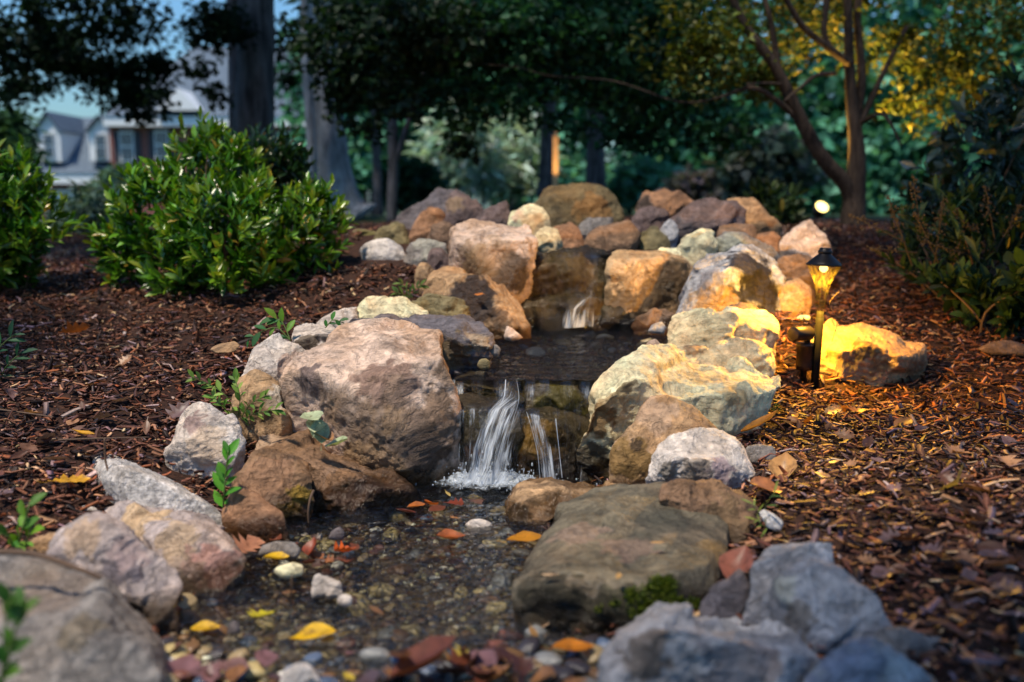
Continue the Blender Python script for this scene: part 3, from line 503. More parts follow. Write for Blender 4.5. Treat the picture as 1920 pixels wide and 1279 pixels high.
rock('low grey brown boulder at the bottom right on the mulch', 1.5, [(1600, 1240), (1640, 1195), (1690, 1182), (1760, 1200), (1812, 1250), (1800, 1340), (1650, 1340)], 'grey', group=RB, smooth=4)
rock('bluish boulder cut by the bottom edge of the photo at the right', 1.36, [(1470, 1320), (1530, 1240), (1580, 1205), (1640, 1198), (1700, 1228), (1760, 1290), (1780, 1480), (1460, 1480)], 'blue', group=RB, smooth=5, stains=[(1600, 1240, 60, (120, 124, 146), .6)])
rock('dark stone wedged between the flat slab and the double humped boulder', 1.74, [(1305, 1165), (1345, 1105), (1400, 1062), (1415, 1130), (1385, 1175)], 'slate', group=RB)
# --- ledges of the lower fall
LG_ = dict(thick=.2, bulge=0, cuts=3, group='ledge stones of the lower fall', name='ledge_stone', amp=1.1, smooth=1)
rock('upper left black ledge stone of the lower fall, water sliding over it', 2.95, [(842, 765, 0), (848, 716, .02), (868, 704, .1), (920, 706, .12), (985, 716, .12), (996, 770, .0), (940, 775, 0), (880, 728, -.02), (960, 734, -.02)], 'wetdark', stains=[(900, 740, 24, (60, 50, 26), .6)], **LG_)
rock('upper right black ledge stone of the lower fall with olive moss', 2.96, [(975, 780, 0), (980, 722, .02), (1000, 714, .1), (1060, 718, .12), (1118, 716, .1), (1122, 790, 0), (1040, 792, -.02), (1060, 735, -.03), (1000, 735, -.01)], 'wetdark', strata=.5, stains=[(1060, 755, 44, (84, 74, 22), .75)], **LG_)
rock('lower left dark ledge stone of the lower fall behind the white stream', 2.80, [(846, 908, 0), (850, 770, .02), (866, 744, .12), (930, 746, .12), (968, 760, .1), (972, 800, .0), (965, 910, 0), (900, 910, -.02), (890, 762, -.01), (940, 800, -.02)], 'wetdark', wl=.02, stains=[(885, 880, 36, (84, 60, 52), .6), (880, 780, 30, (54, 50, 30), .6)], **LG_)
rock('lower right dark ledge stone of the lower fall with a brown mossy face', 2.82, [(950, 910, 0), (955, 790, .03), (972, 770, .1), (1030, 770, .12), (1098, 774, .12), (1102, 912, 0), (1020, 912, -.03), (1040, 795, -.02), (990, 840, -.03)], 'wetdark', wl=.02, strata=.5, stains=[(1000, 850, 60, (104, 76, 26), .85), (1075, 840, 30, (40, 34, 24), .6)], **LG_)
# --- loose stones lying on the banks and slab
def loose(label, d, pts, mat, **k): k.setdefault('res', 26); k.setdefault('smooth', 5); k.setdefault('amp', .5); k.setdefault('sink', .005); return rock(label, d, pts, mat, name='stone', cat='stone', **k)
loose('smooth flat grey oval stone on the mulch beside the white angular rock', 2.62, [(1392, 848), (1400, 836), (1425, 832), (1452, 836), (1458, 850), (1452, 868), (1410, 870)], 'grey')
loose('slim grey oval pebble on the mulch right of the flat grey oval stone', 2.66, [(1494, 850), (1506, 843), (1535, 847), (1556, 858), (1552, 868), (1520, 866)], 'grey')
loose('grey rounded stone in grass blades between the slab and the mulch', 2.08, [(1420, 962), (1432, 953), (1450, 962), (1470, 978), (1465, 994), (1440, 988)], 'granite')
loose('flat tan piece of stone on the mulch of the left bank', 3.18, [(393, 655), (405, 647), (440, 638), (452, 648), (440, 658), (405, 662)], 'tan', lean=.1)
loose('small white egg shaped stone on the mulch by the granite boulder', 2.25, [(142, 960), (155, 947), (178, 947), (187, 960), (170, 972), (150, 970)], 'white')
loose('single white pebble resting on top of the flat dark slab', 2.04, [(1034, 1028), (1040, 1017), (1054, 1015), (1063, 1024), (1056, 1036), (1040, 1036)], 'white', smooth=8)
loose('jagged white stone standing up out of the lower pool', 1.92, [(584, 1118), (586, 1090), (592, 1074), (612, 1084), (643, 1094), (640, 1118)], 'white', smooth=2, amp=1.0)
loose('long smooth grey stone in the shallows by the pink slanted boulder', 2.1, [(482, 1040), (490, 1022), (520, 1014), (552, 1016), (568, 1030), (556, 1046)], 'grey')
loose('two toned cream stone in the shallows under a yellow leaf', 1.99, [(511, 1072), (520, 1060), (550, 1053), (572, 1060), (570, 1076), (530, 1084)], 'cream')
loose('round pale marble like pebble in the middle of the lower pool', 1.87, [(630, 1128), (634, 1114), (648, 1111), (662, 1118), (662, 1132), (646, 1138)], 'white', smooth=8)
loose('dark teardrop stone poking out of the lower pool at the left', 1.76, [(423, 1190), (430, 1170), (440, 1158), (452, 1172), (450, 1192)], 'slate', smooth=8)
loose('pale rounded stone in the lower pool below the overhanging brown stone', 2.38, [(868, 985), (880, 974), (905, 972), (925, 982), (922, 994), (890, 997)], 'white')
loose('dark stone at the left edge of the pool among red leaves', 2.18, [(614, 1008), (622, 994), (638, 984), (648, 1000), (644, 1010)], 'slate')
loose('buff pebble perched on the lip of the lower fall at its left end', 3.0, [(893, 684), (898, 674), (912, 670), (921, 678), (918, 690), (902, 692)], 'moss')
loose('rounded grey pebble under the tip of the dark grey ledge stone', 3.18, [(910, 660), (916, 648), (930, 644), (940, 654), (936, 666), (920, 668)], 'grey')
loose('triangular pinkish stone leaning in the upper pool at the left', 3.7, [(942, 634), (950, 610), (962, 616), (982, 632), (960, 638)], 'pink', smooth=2)
loose('blue grey stone at the right edge of the upper pool', 3.78, [(1214, 622), (1222, 608), (1240, 602), (1250, 612), (1246, 626)], 'blue')
loose('pink grey pebble pair end at the right shore of the upper pool', 3.35, [(1208, 652), (1214, 640), (1230, 634), (1240, 645), (1234, 656)], 'pink')
loose('large whitish stone at the bottom edge of the photo in the gravel', 1.5, [(520, 1290), (530, 1255), (560, 1240), (590, 1250), (606, 1285)], 'white', smooth=8)
loose('long low stone on the mulch at the far right edge', 3.75, [(1826, 655), (1850, 640), (1890, 638), (1930, 648), (1935, 668), (1860, 664)], 'brown')
loose('cream curled stone at the foot of the path light', 3.42, [(1506, 755), (1512, 740), (1526, 733), (1533, 740), (1526, 752)], 'cream')
loose('flat pale stone on the mulch behind the spotlight', 3.95, [(1490, 598), (1500, 590), (1520, 591), (1521, 598), (1504, 602)], 'cream')
bpy.data.objects.remove(TMP)
def moss_patch(o, spots, n):
    me = o.data; me.calc_loop_triangles() if hasattr(me, 'calc_loop_triangles') else None
    k = len(me.vertices); co = np.empty(k * 3, np.float32); me.vertices.foreach_get('co', co); co = co.reshape(-1, 3) + np.array(o.location); nr = np.empty(k * 3, np.float32); me.vertices.foreach_get('normal', nr); nr = nr.reshape(-1, 3)
    wts = np.zeros(k)
    for px, py, rad in spots:
        d = np.array(ray(px, py).normalized()); rel = co - np.array([0, 0, CAMZ]); t = rel @ d; off = np.linalg.norm(rel - t[:, None] * d, axis=1); i = np.argmin(np.where(off < .02, t, 1e9)); r = rad * t[i] / F
        e = np.linalg.norm(co - co[i], axis=1) / r; e += .5 * np.array([mn.fractal(Vector(p) * 40, .8, 2, 3) for p in co]); wts = np.maximum(wts, np.clip((1 - e) * 3, 0, 1))
    idx = RNG.choice(k, n, p=wts / wts.sum()); jit = RNG.normal(0, .003, (n, 3)); D = nr[idx] * .9 + RNG.normal(0, .55, (n, 3)); D /= np.linalg.norm(D, axis=1)[:, None]; S_ = np.cross(D, RNG.normal(0, 1, (n, 3))); S_ /= np.linalg.norm(S_, axis=1)[:, None]
    B = co[idx] + jit - nr[idx] * .001; Ln = RNG.uniform(.004, .010, n)[:, None]; W_ = Ln * .22
    V = np.stack([B - S_ * W_, B + S_ * W_, B + D * Ln], 1).reshape(-1, 3); c = np.array([lin(*q)[:3] for q in ((74, 92, 18), (96, 112, 26), (56, 74, 14), (116, 126, 40))])[RNG.integers(0, 4, n)] * RNG.uniform(.7, 1.2, (n, 1))
    m = link('moss', np_mesh('moss', V, np.arange(n * 3).reshape(-1, 3), False, np.repeat(np.c_[c, np.ones(n)], 3, 0)), M['leaf_soft'], o); return m
moss_patch(SLAB, [(1266, 1116, 36), (1228, 1132, 28), (1292, 1138, 22), (1190, 1142, 16), (1155, 1150, 12), (1316, 1120, 12), (1110, 1150, 9)], 5600)
# ---------------------------------------------------------------- mulch chips and gravel (nobody could count them)
def in_frame(x, y, z, m=160):
    dy = y * math.cos(PITCH) - (z - CAMZ) * math.sin(PITCH); dz = y * math.sin(PITCH) + (z - CAMZ) * math.cos(PITCH)
    px = 960 + F * x / np.maximum(dy, .05); py = 639.5 - F * dz / np.maximum(dy, .05)
    return (dy > .4) & (px > -m) & (px < 1920 + m) & (py < 1279 + m), px, py
def rand_rot(n, tilt):
    a = RNG.uniform(0, 2 * np.pi, n); t = np.abs(RNG.normal(0, tilt, n)); b = RNG.uniform(0, 2 * np.pi, n)
    X = np.c_[np.cos(a), np.sin(a), np.zeros(n)]; ax = np.c_[np.cos(b), np.sin(b), np.zeros(n)]
    def rot(v):
        c = np.cos(t)[:, None]; s = np.sin(t)[:, None]; return v * c + np.cross(ax, v) * s + ax * (ax * v).sum(1)[:, None] * (1 - c)
    Z = rot(np.tile([0., 0, 1], (n, 1))); X = rot(X); return X, np.cross(Z, X), Z
def palette(n, cols, wts, var=.25):
    c = np.array([lin(*q)[:3] for q in cols]); w_ = np.array(wts) / sum(wts)
    k = c[RNG.choice(len(c), n, p=w_)] * RNG.uniform(1 - var, 1 + var, (n, 1)) * RNG.uniform(.92, 1.08, (n, 3)); return np.c_[k, np.ones(n)]
def chips(n, zone):
    x = RNG.uniform(-4.2, 4.2, n); y = RNG.uniform(1.15, 8.0, n) ; keep = RNG.uniform(0, 1, n) < np.clip(1.25 - y / 9, .25, 1)
    x, y = x[keep], y[keep]; zz = Hn(x, y); ok, px, py = in_frame(x, y, zz)
    ok &= ~inpoly(x, y, LOWER) & ~inpoly(x, y, UPPER)
    ok &= ~((np.abs(x - .1) < .9 + .0 * y) & (y > 4.4) & (y < 5.6))
    return x[ok], y[ok], zz[ok]
x, y, zz = chips(190000, 0); n = len(x)
L = np.exp(RNG.normal(math.log(.023), .5, n)); L = np.clip(L, .007, .085); bigc = RNG.uniform(0, 1, n) < .05; L[bigc] = RNG.uniform(.04, .10, bigc.sum()); Wd = np.clip(L * RNG.uniform(.14, .5, n), .003, .016); T = RNG.uniform(.0012, .0045, n)
X, Y, Z = rand_rot(n, .42); C = np.c_[x, y, zz + RNG.uniform(.0, .024, n)]
tp = RNG.uniform(.35, 1.0, (n, 2)); sk = RNG.normal(0, .25, n); cv = RNG.normal(0, .10, n)
vs = []
for s in (-1, 0, 1):
    for q in (-1, 1):
        wq = Wd * (tp[:, 0] if s < 0 else tp[:, 1] if s > 0 else 1.0)
        vs.append(C + X * (L * .5 * s)[:, None] + Y * (wq * .5 * q + sk * Wd * abs(s) * .6)[:, None] + Z * (T * .5 + (0 if s else 1) * cv * L)[:, None])
for s in (-1, 0, 1): vs.append(C + X * (L * .5 * s)[:, None] - Z * (T - (0 if s else 1) * cv * L)[:, None])
Vm = np.stack(vs, 1).reshape(-1, 3); b = np.arange(n)[:, None] * 9
fs = np.concatenate([b + f for f in ([[0, 1, 3, 2]], [[2, 3, 5, 4]], [[0, 2, 7, 6]], [[2, 4, 8, 7]], [[1, 6, 7, 3]], [[3, 7, 8, 5]])])
colr = palette(n, [(76, 47, 37), (106, 64, 48), (134, 85, 62), (168, 120, 88), (208, 168, 128), (130, 102, 104), (44, 31, 28), (150, 86, 52), (176, 148, 140)], [22, 24, 18, 9, 4, 8, 18, 6, 3])
def chip_mat():
    g = N('bark_mulch'); a = g.attr('Col'); f = g.noise(g.coord(), 220, 3, .6); k = g.mix(.6, a.outputs['Color'], g.ramp(f, [(.3, .45), (.7, 1.5)]), 'MULTIPLY')
    return g.out(g.bsdf(k, .62, None, .35))
pt_ = np.array([mn.fractal(Vector((a_ * 1.6, b_ * 1.6, 3)), .8, 2.1, 3) for a_, b_ in zip(x, y)]); colr[:, :3] *= np.clip(1 + .55 * pt_, .55, 1.6)[:, None]
o = link('mulch', np_mesh('mulch', Vm, fs, False, np.repeat(colr, 9, 0)), chip_mat()); tag(o, 'reddish brown shredded bark mulch covering both banks', 'mulch', kind='stuff')

# blobby small stones as one bed of gravel
def ico_base(sub):
    bm = bmesh.new(); bmesh.ops.create_icosphere(bm, subdivisions=sub, radius=1); bm.verts.ensure_lookup_table()
    v = np.array([q.co[:] for q in bm.verts]); f = np.array([[q.index for q in p.verts] for p in bm.faces]); bm.free(); return v, f
IV, IF = ico_base(1)
def sample_px(poly_px, n):
    xs = [p[0] for p in poly_px]; ys = [p[1] for p in poly_px]; x = RNG.uniform(min(xs), max(xs), n); y = RNG.uniform(min(ys), max(ys), n)
    k = inpoly(x, y, poly_px); return x[k], y[k]
LPX = [(290, 1300), (340, 1130), (430, 1080), (450, 1005), (560, 985), (610, 958), (770, 930), (850, 895), (1080, 890), (950, 930), (950, 990), (1050, 990), (980, 1070), (970, 1180), (1140, 1190), (1140, 1300)]
UPX = [(870, 690), (930, 640), (935, 616), (970, 608), (1200, 608), (1260, 628), (1230, 655), (1190, 668), (1110, 690)]
def gravel(name, poly, z, n, smin, smax, label):
    xs = [p.x for p in poly]; ys = [p.y for p in poly]; x = RNG.uniform(min(xs), max(xs), n); y = RNG.uniform(min(ys), max(ys), n); k = inpoly(x, y, poly); x, y = x[k], y[k]; n = len(x)
    X, Y, Z = rand_rot(n, .4); r = RNG.uniform(smin, smax, n) ** 1.0; C = np.c_[x, y, Hn(x, y) + r * .25]
    sc = np.c_[r * RNG.uniform(.9, 1.6, n), r * RNG.uniform(.7, 1.1, n), r * RNG.uniform(.35, .7, n)]
    B = IV[None] * (1 + RNG.normal(0, .10, (n, len(IV), 1)))
    Vv = C[:, None] + X[:, None] * (B[..., 0:1] * sc[:, None, 0:1]) + Y[:, None] * (B[..., 1:2] * sc[:, None, 1:2]) + Z[:, None] * (B[..., 2:3] * sc[:, None, 2:3])
    Ff = (np.arange(n)[:, None, None] * len(IV) + IF[None]).reshape(-1, 3)
    col = palette(n, [(96, 84, 62), (140, 124, 90), (176, 160, 122), (66, 60, 54), (112, 84, 58), (100, 102, 108), (204, 196, 172), (78, 66, 46)], [22, 18, 9, 16, 14, 8, 4, 12])
    o = link(name, np_mesh(name, Vv.reshape(-1, 3), Ff, True, np.repeat(col, len(IV), 0)), GM); tag(o, label, 'gravel', kind='stuff')
g = N('gravel_stone'); a = g.attr('Col'); f = g.noise(g.coord(), 120, 3); GM = g.out(g.bsdf(g.mix(.45, a.outputs['Color'], g.ramp(f, [(.3, .5), (.7, 1.4)]), 'MULTIPLY'), .4, None, .5))
gravel('gravel', LOWER, 0, 5200, .004, .012, 'fine mixed gravel on the bed of the lower pool')
gravel('gravel', UPPER, W1, 2600, .005, .013, 'fine mixed gravel on the bed of the upper pool')

# ---------------------------------------------------------------- pebbles, each one its own
PB = {'tan': ((136, 116, 84), (176, 156, 118), 'tan'), 'brown': ((98, 70, 46), (132, 98, 64), 'brown'), 'grey': ((104, 104, 104), (140, 140, 138), 'grey'), 'blue': ((66, 80, 104), (96, 112, 138), 'blue grey'),
      'white': ((206, 202, 194), (232, 228, 220), 'white'), 'yellow': ((168, 148, 96), (196, 178, 130), 'yellowish'), 'red': ((104, 62, 52), (132, 84, 70), 'red brown'), 'dark': ((42, 38, 42), (70, 64, 68), 'almost black')}
for k, v in PB.items(): PB[k] = (pebble_mat('pebble_' + k, lin(*v[0]), lin(*v[1]), .22), v[2])
I2V, I2F = ico_base(3); PV = []
for s in range(6):
    sc = np.array([random.uniform(1.0, 1.45), random.uniform(.75, 1.0), random.uniform(.42, .68)]); v = I2V.copy()
    v = np.array([Vector(q) * (1 + .22 * mn.noise(Vector(q) * 1.1 + Vector((s * 9, 0, 0))) + .05 * mn.noise(Vector(q) * 3.1 + Vector((s * 9, 0, 0)))) for q in v]) * sc; PV.append(v)
PM = {}
def pebble(p, r, kind, label, group, name='pebble'):
    s = random.randrange(6); key = (s, kind)
    if key not in PM:
        PM[key] = np_mesh('pebble', PV[s], I2F, True); PM[key].materials.append(PB[kind][0])
    o = link(name, PM[key], None, None, p); o.scale = (r, r, r); o.rotation_euler = (random.gauss(0, .25), random.gauss(0, .25), random.uniform(0, 6.28)); tag(o, label, 'pebble', group); return o
def scatter(poly, n, lo, hi, kinds, wts, zone, group, lift=.2):
    x, y = sample_px(poly, n * 4); placed = []; k = 0
    for a, b in zip(x, y):
        if k >= n: break
        kind = random.choices(kinds, wts)[0]; p = PZ(a, b, -.05 if zone != 'up' else .22)
        zb = H(p.x, p.y); r = random.uniform(lo, hi) * random.choice((.8, 1, 1, 1.25)); q = PZ(a, b, zb + r * .2); zb = H(q.x, q.y)
        if any((q - pp).length < (r + rr) * .9 for pp, rr in placed): continue
        placed.append((q, r)); k += 1
        where = {'low': 'among the pebbles under the shallow lower pool', 'bar': 'in the wet gravel along the bottom edge of the photo', 'up': 'in the dark upper pool below the upper fall', 'edge': 'at the left shore of the lower pool'}[zone]
        pebble((q.x, q.y, zb + r * lift), r, kind, f'{PB[kind][1]} pebble {where}', group)
scatter(LPX, 140, .010, .030, ['tan', 'brown', 'grey', 'blue', 'white', 'yellow', 'red', 'dark'], [20, 18, 10, 6, 5, 16, 5, 10], 'low', 'pebbles under the lower pool')
scatter([(290, 1300), (300, 1215), (600, 1195), (900, 1200), (1140, 1195), (1140, 1300)], 70, .013, .024, ['tan', 'brown', 'grey', 'blue', 'white', 'red', 'dark'], [8, 10, 12, 24, 6, 10, 20], 'bar', 'pebbles along the bottom edge', .5)
scatter([(450, 1060), (470, 1020), (640, 990), (740, 1000), (740, 1050), (560, 1090)], 26, .010, .020, ['tan', 'grey', 'blue', 'white', 'red', 'dark'], [8, 12, 10, 6, 10, 12], 'edge', 'pebbles at the left shore', .7)
scatter([(930, 665), (935, 616), (970, 612), (1200, 612), (1255, 628), (1230, 655), (1190, 666), (1040, 668)], 62, .013, .030, ['tan', 'brown', 'grey', 'blue', 'white', 'red', 'dark'], [10, 12, 14, 12, 7, 6, 14], 'up', 'pebbles in the upper pool', 1.0)

# ---------------------------------------------------------------- fallen leaves
def leaf_outline(kind):
    if kind == 'oval': pr = [(0, .0), (.1, .16), (.3, .34), (.5, .40), (.7, .30), (.88, .13), (1, 0)]
    elif kind == 'slim': pr = [(0, .0), (.15, .10), (.4, .19), (.65, .17), (.85, .08), (1, 0)]
    elif kind == 'lobed': pr = [(0, .03), (.12, .07), (.2, .28), (.28, .13), (.4, .42), (.5, .18), (.62, .40), (.7, .16), (.82, .24), (1, .0)]
    else: pr = [(0, .04), (.08, .30), (.16, .52), (.25, .22), (.42, .62), (.48, .26), (.66, .34), (.76, .13), (1, 0)]
    return pr
def fallen(p, size, col, kind, label, yaw=None, tilt=.25, curl=.4, group=None, name='fallen_leaf', stalk=.25):
    pr = leaf_outline(kind); V = []; Fc = []; rnd = random.random; tw = random.uniform(-.4, .4)
    cr = curl * random.uniform(.5, 1.5)
    for i, (t, wd) in enumerate(pr):
        for q in (-1, -.5, 0, .5, 1):
            yy = q * wd * random.uniform(.88, 1.1); V.append((t - .5, yy, cr * (abs(yy) * 1.0 + (t - .5) ** 2 * .9) + tw * yy * (t - .5) + .02 * random.uniform(-1, 1)))
    for i in range(len(pr) - 1):
        for j in range(4): Fc.append((i * 5 + j, i * 5 + j + 1, i * 5 + 6 + j, i * 5 + 5 + j))
    if stalk:                                                       # the stalk
        k = len(V)
        for t in (0, .5, 1):
            for q in (-.012, .012): V.append((-.5 - t * stalk, q + .05 * t * t, .04 * t * t))
        for i in range(2): Fc.append((k + i * 2, k + i * 2 + 1, k + i * 2 + 3, k + i * 2 + 2))
    V = np.array(V) * size; n = len(V); c = np.tile(np.array(lin(*col)), (n, 1)); c[:, :3] *= RNG.uniform(.75, 1.2, (n, 1)); 
    me = np_mesh(name, V, np.array(Fc), True, c); o = link(name, me, M['leaf_dead'], None, p)
    o.rotation_euler = (random.gauss(0, tilt), random.gauss(0, tilt), random.uniform(0, 6.28) if yaw is None else yaw); tag(o, label, 'leaf', group); return o
YE = (220, 174, 26); OR = (176, 100, 44); RB_ = (112, 60, 42); BR = (150, 98, 66); MV = (128, 92, 96)
WL = W0 + .012
fallen(PZ(588, 1198, WL), .085, YE, 'oval', 'yellow leaf floating flat, largest of those near the bottom of the pool', 3.3, .08)
fallen(PZ(495, 1155, WL), .06, (190, 176, 40), 'maple', 'greenish yellow leaf floating on the lower pool', 1.0, .08)
fallen(PZ(386, 1183, WL), .055, YE, 'oval', 'bright yellow leaf floating at the left of the pool beside the front boulders', 0.1, .08)
fallen(PZ(518, 1049, .03), .055, YE, 'oval', 'yellow leaf with orange edge lying on the two toned cream stone', .2, .15)
fallen(PZ(130, 903, .135), .095, (206, 150, 30), 'lobed', 'large yellow pointed leaf on the mulch behind the granite boulder', .5, .3)
fallen(PZ(155, 815, .175), .075, (206, 150, 34), 'slim', 'curled yellow leaf on the left bank mulch', 2.9, .2)
fallen(PZ(1795, 908, .165), .08, (190, 164, 92), 'maple', 'pale yellow lobed leaf alone on the right bank mulch', 1.2, .3)
fallen(P(1705, 757, 3.45), .08, (176, 160, 54), 'maple', 'olive yellow lobed leaf below the yellow lit boulder', .7, .35)
fallen(PZ(1428, 796, .15), .13, (206, 132, 30), 'slim', 'long orange curled leaf on the mulch by the cream boulder', .15, .3, .5)
fallen(PZ(1435, 918, .12), .10, (176, 112, 66), 'oval', 'large tan curled leaf at the right end of the white angular rock', .4, .3, .4)
fallen(PZ(1470, 880, .12), .09, (196, 148, 92), 'oval', 'cream brown folded leaf beside the flat grey oval stone', 1.1, .4, .6)
fallen(PZ(1385, 1062, .09), .09, (152, 90, 70), 'oval', 'reddish brown curled leaf between the slab and the double humped boulder', .9, .4, .5)
fallen(PZ(460, 1030, .03), .10, (176, 120, 90), 'lobed', 'pinkish brown oak leaf draped at the water edge under the slanted boulder', 1.2, .3)
fallen(PZ(1075, 1218, .02), .075, (188, 112, 26), 'oval', 'amber leaf in the water at the foot of the slab', 0, .1)
fallen(PZ(985, 1013, .01), .09, (176, 116, 20), 'oval', 'amber brown leaf floating between the slab and the pool middle', .1, .05)
fallen(PZ(800, 1248, .05), .13, RB_, 'oval', 'big reddish brown curled leaf in the bottom gravel', .2, .25, .5)
fallen(PZ(750, 1235, .06), .10, (176, 126, 110), 'slim', 'pinkish leaf standing on edge in the bottom gravel', 1.9, .7, .4)
fallen(PZ(845, 1010, .005), .07, (160, 84, 40), 'oval', 'rust coloured leaf flat on the water below the fall', 0, .04)
fallen(PZ(648, 1035, .02), .05, (196, 84, 22), 'maple', 'bright orange crumpled leaf at the left shore', .3, .3, .5)
fallen(PZ(588, 1028, .03), .05, (140, 62, 36), 'oval', 'rounded rust leaf curled against a pebble at the left shore', 1.4, .5, .6)
fallen(PZ(808, 946, .01), .05, (204, 100, 24), 'oval', 'orange leaf caught at the tip of the long wet boulder', .8, .3)
fallen(PZ(855, 972, .005), .03, (190, 130, 80), 'maple', 'small buff leaf floating under the splash', .5, .1)
fallen(P(898, 552, 3.86), .05, (196, 116, 50), 'slim', 'orange sliver of a leaf on the black patched stone', 2.4, .5, .3)
fallen(P(405, 535, 4.2), .07, (206, 140, 30), 'oval', 'yellow orange leaf under the glossy round bush', 1.2, .5)
fallen(P(140, 622, 3.6), .11, (160, 88, 44), 'lobed', 'rust brown leaf on the dark mulch at the far left', .3, .3)
fallen(PZ(1160, 1080, .115), .03, (206, 160, 96), 'slim', 'tiny yellow leaflet lying on the middle of the slab', 1.4, .05, .1, stalk=0)
fallen(PZ(1235, 1017, .125), .035, (196, 150, 96), 'slim', 'tiny tan leaflet lying on the far part of the slab', .1, .05, .1, stalk=0)
fallen(PZ(1032, 1078, .105), .035, (210, 178, 140), 'slim', 'tiny cream leaflet at the left edge of the slab', .1, .05, .1, stalk=0)
for (a, b), kd, c in zip(((820, 955), (850, 945), (760, 960), (780, 950)), ('oval', 'maple', 'oval', 'oval'), (RB_, (120, 52, 34), (104, 50, 40), OR)):
    fallen(PZ(a, b, .008), .055, c, kd, 'dark red wet leaf in the drift at the tip of the long wet boulder', None, .15, .3, 'wet red leaves below the long boulder')
for i in range(28):
    a = random.uniform(330, 1120); b = random.uniform(1212, 1290)
    fallen(PZ(a, b, .025), random.uniform(.04, .075), random.choice((RB_, (88, 52, 44), MV, (120, 88, 84), (150, 104, 66), (96, 76, 80), (70, 44, 40))), random.choice(('oval', 'maple')), 'dark reddish leaf in the wet gravel along the bottom edge of the photo', None, .3, .4, 'leaves in the bottom gravel')
for i in range(24):
    a = random.uniform(440, 740); b = random.uniform(995, 1060)
    fallen(PZ(a, b, .012), random.uniform(.02, .042), random.choice((RB_, (92, 52, 42), (150, 92, 52), (110, 78, 60), (84, 60, 52))), random.choice(('oval', 'maple')), 'small rust or dark red leaf in the litter at the left shore of the pool', None, .25, .4, 'leaves at the left shore')
for i in range(22):
    a, b = sample_px(LPX, 60); fallen(PZ(a[0], b[0], random.choice((-.01, .008))), random.uniform(.025, .05), random.choice(((176, 150, 84), (150, 112, 66), (120, 84, 56), (190, 164, 60), (104, 70, 56))), random.choice(('oval', 'slim', 'maple')), 'small buff or brown leaf soaking in the shallow lower pool', None, .12, .25, 'small leaves in the lower pool')
def bankleaf(n, poly, cols, label, group, s=(.035, .075)):
    x, y = sample_px(poly, n * 3)
    for a, b in list(zip(x, y))[:n]:
        p = PZ(a, b, .2)
        for _ in range(6): p = PZ(a, b, min(.75, H(p.x, p.y) + .022)) if b > 480 else p
        fallen(p, random.uniform(*s), random.choice(cols), random.choice(('oval', 'lobed', 'slim', 'maple')), label, None, .3, .35, group)
DL = [(128, 92, 72), (150, 104, 74), (112, 88, 88), (176, 128, 90), (136, 104, 100), (100, 66, 52)]
bankleaf(46, [(0, 960), (0, 640), (300, 600), (560, 580), (420, 700), (300, 830), (150, 860)], DL, 'dry brown or mauve leaf lying in the mulch of the left bank', 'dry leaves on the left bank mulch')
bankleaf(50, [(1480, 950), (1460, 790), (1540, 760), (1900, 740), (1919, 1200), (1750, 1150), (1620, 1060)], DL, 'dry brown or mauve leaf lying in the mulch of the right bank', 'dry leaves on the right bank mulch')
bankleaf(12, [(1480, 760), (1560, 745), (1640, 760), (1600, 800), (1480, 800)], [(196, 150, 96), (176, 120, 60), (150, 96, 50)], 'dry leaf in the mulch lit by the path light', 'dry leaves under the path light', (.03, .06))

# ---------------------------------------------------------------- water
def water_mat(name, tint, scale, strength, refl=1.0):
    g = N(name); c = g.coord(); mp = g.n('Mapping'); g.set(mp, 0, c); mp.inputs['Scale'].default_value = (1.0, 1.5, 1)
    n1 = g.noise(mp.outputs[0], scale, 3, .5, .9); n2 = g.noise(mp.outputs[0], scale * 2.7, 2, .5, .5)
    nrm = g.bump(g.math('ADD', n1, g.math('MULTIPLY', n2, .4)), strength, .04)
    fr = g.n('Fresnel'); g.set(fr, 'IOR', 1.33); g.set(fr, 'Normal', nrm)
    gl = g.n('BsdfGlossy'); g.set(gl, 'Roughness', .055); g.set(gl, 'Normal', nrm); tr = g.n('BsdfTransparent'); g.set(tr, 0, tint)
    m = g.n('MixShader'); g.set(m, 0, g.math('MULTIPLY', fr.outputs[0], refl, True)); g.set(m, 1, tr.outputs[0]); g.set(m, 2, gl.outputs[0]); return g.out(m.outputs[0])
M['water_low'] = water_mat('water_clear', (.86, .87, .84, 1), 24, 1.0, 2.6)
M['water_up'] = water_mat('water_dark', (.40, .45, .50, 1), 30, 1.3, 2.6)
def grid_sheet(name, x0, x1, y0, y1, z, step, fz, mat, clip=None):
    xs = np.arange(x0, x1, step); ys = np.arange(y0, y1, step); X_, Y_ = np.meshgrid(xs, ys); Zs = np.array([z + fz(a, b) for a, b in zip(X_.ravel(), Y_.ravel())])
    V = np.c_[X_.ravel(), Y_.ravel(), Zs]; nx = len(xs); i = (np.arange(len(ys) - 1)[:, None] * nx + np.arange(nx - 1)[None]).ravel(); Fq = np.c_[i, i + 1, i + 1 + nx, i + nx]
    if clip is not None:
        cxy = V[Fq].mean(1); Fq = Fq[clip(cxy[:, 0], cxy[:, 1])]
    u = np.unique(Fq); re = np.full(len(V), -1); re[u] = np.arange(len(u))
    return link(name, np_mesh(name, V[u], re[Fq], True), mat)
splash_c = PZ(918, 912, 0)
def fz0(a, b):
    d = math.hypot((a - splash_c.x) / 1.6, b - splash_c.y); k = math.exp(-(d / .10) ** 2)
    return .0035 * mn.noise(Vector((a * 14, b * 18, 0))) + (.004 + .010 * k) * mn.noise(Vector((a * 40, b * 40, 5))) + .010 * k * mn.noise(Vector((a * 90, b * 90, 2)))
tag(grid_sheet('water', -1.1, .6, .6, 2.93, 0.0, .014, fz0, M['water_low']), kind='structure')
def fz1(a, b): return .004 * mn.noise(Vector((a * 18, b * 22, 3)))
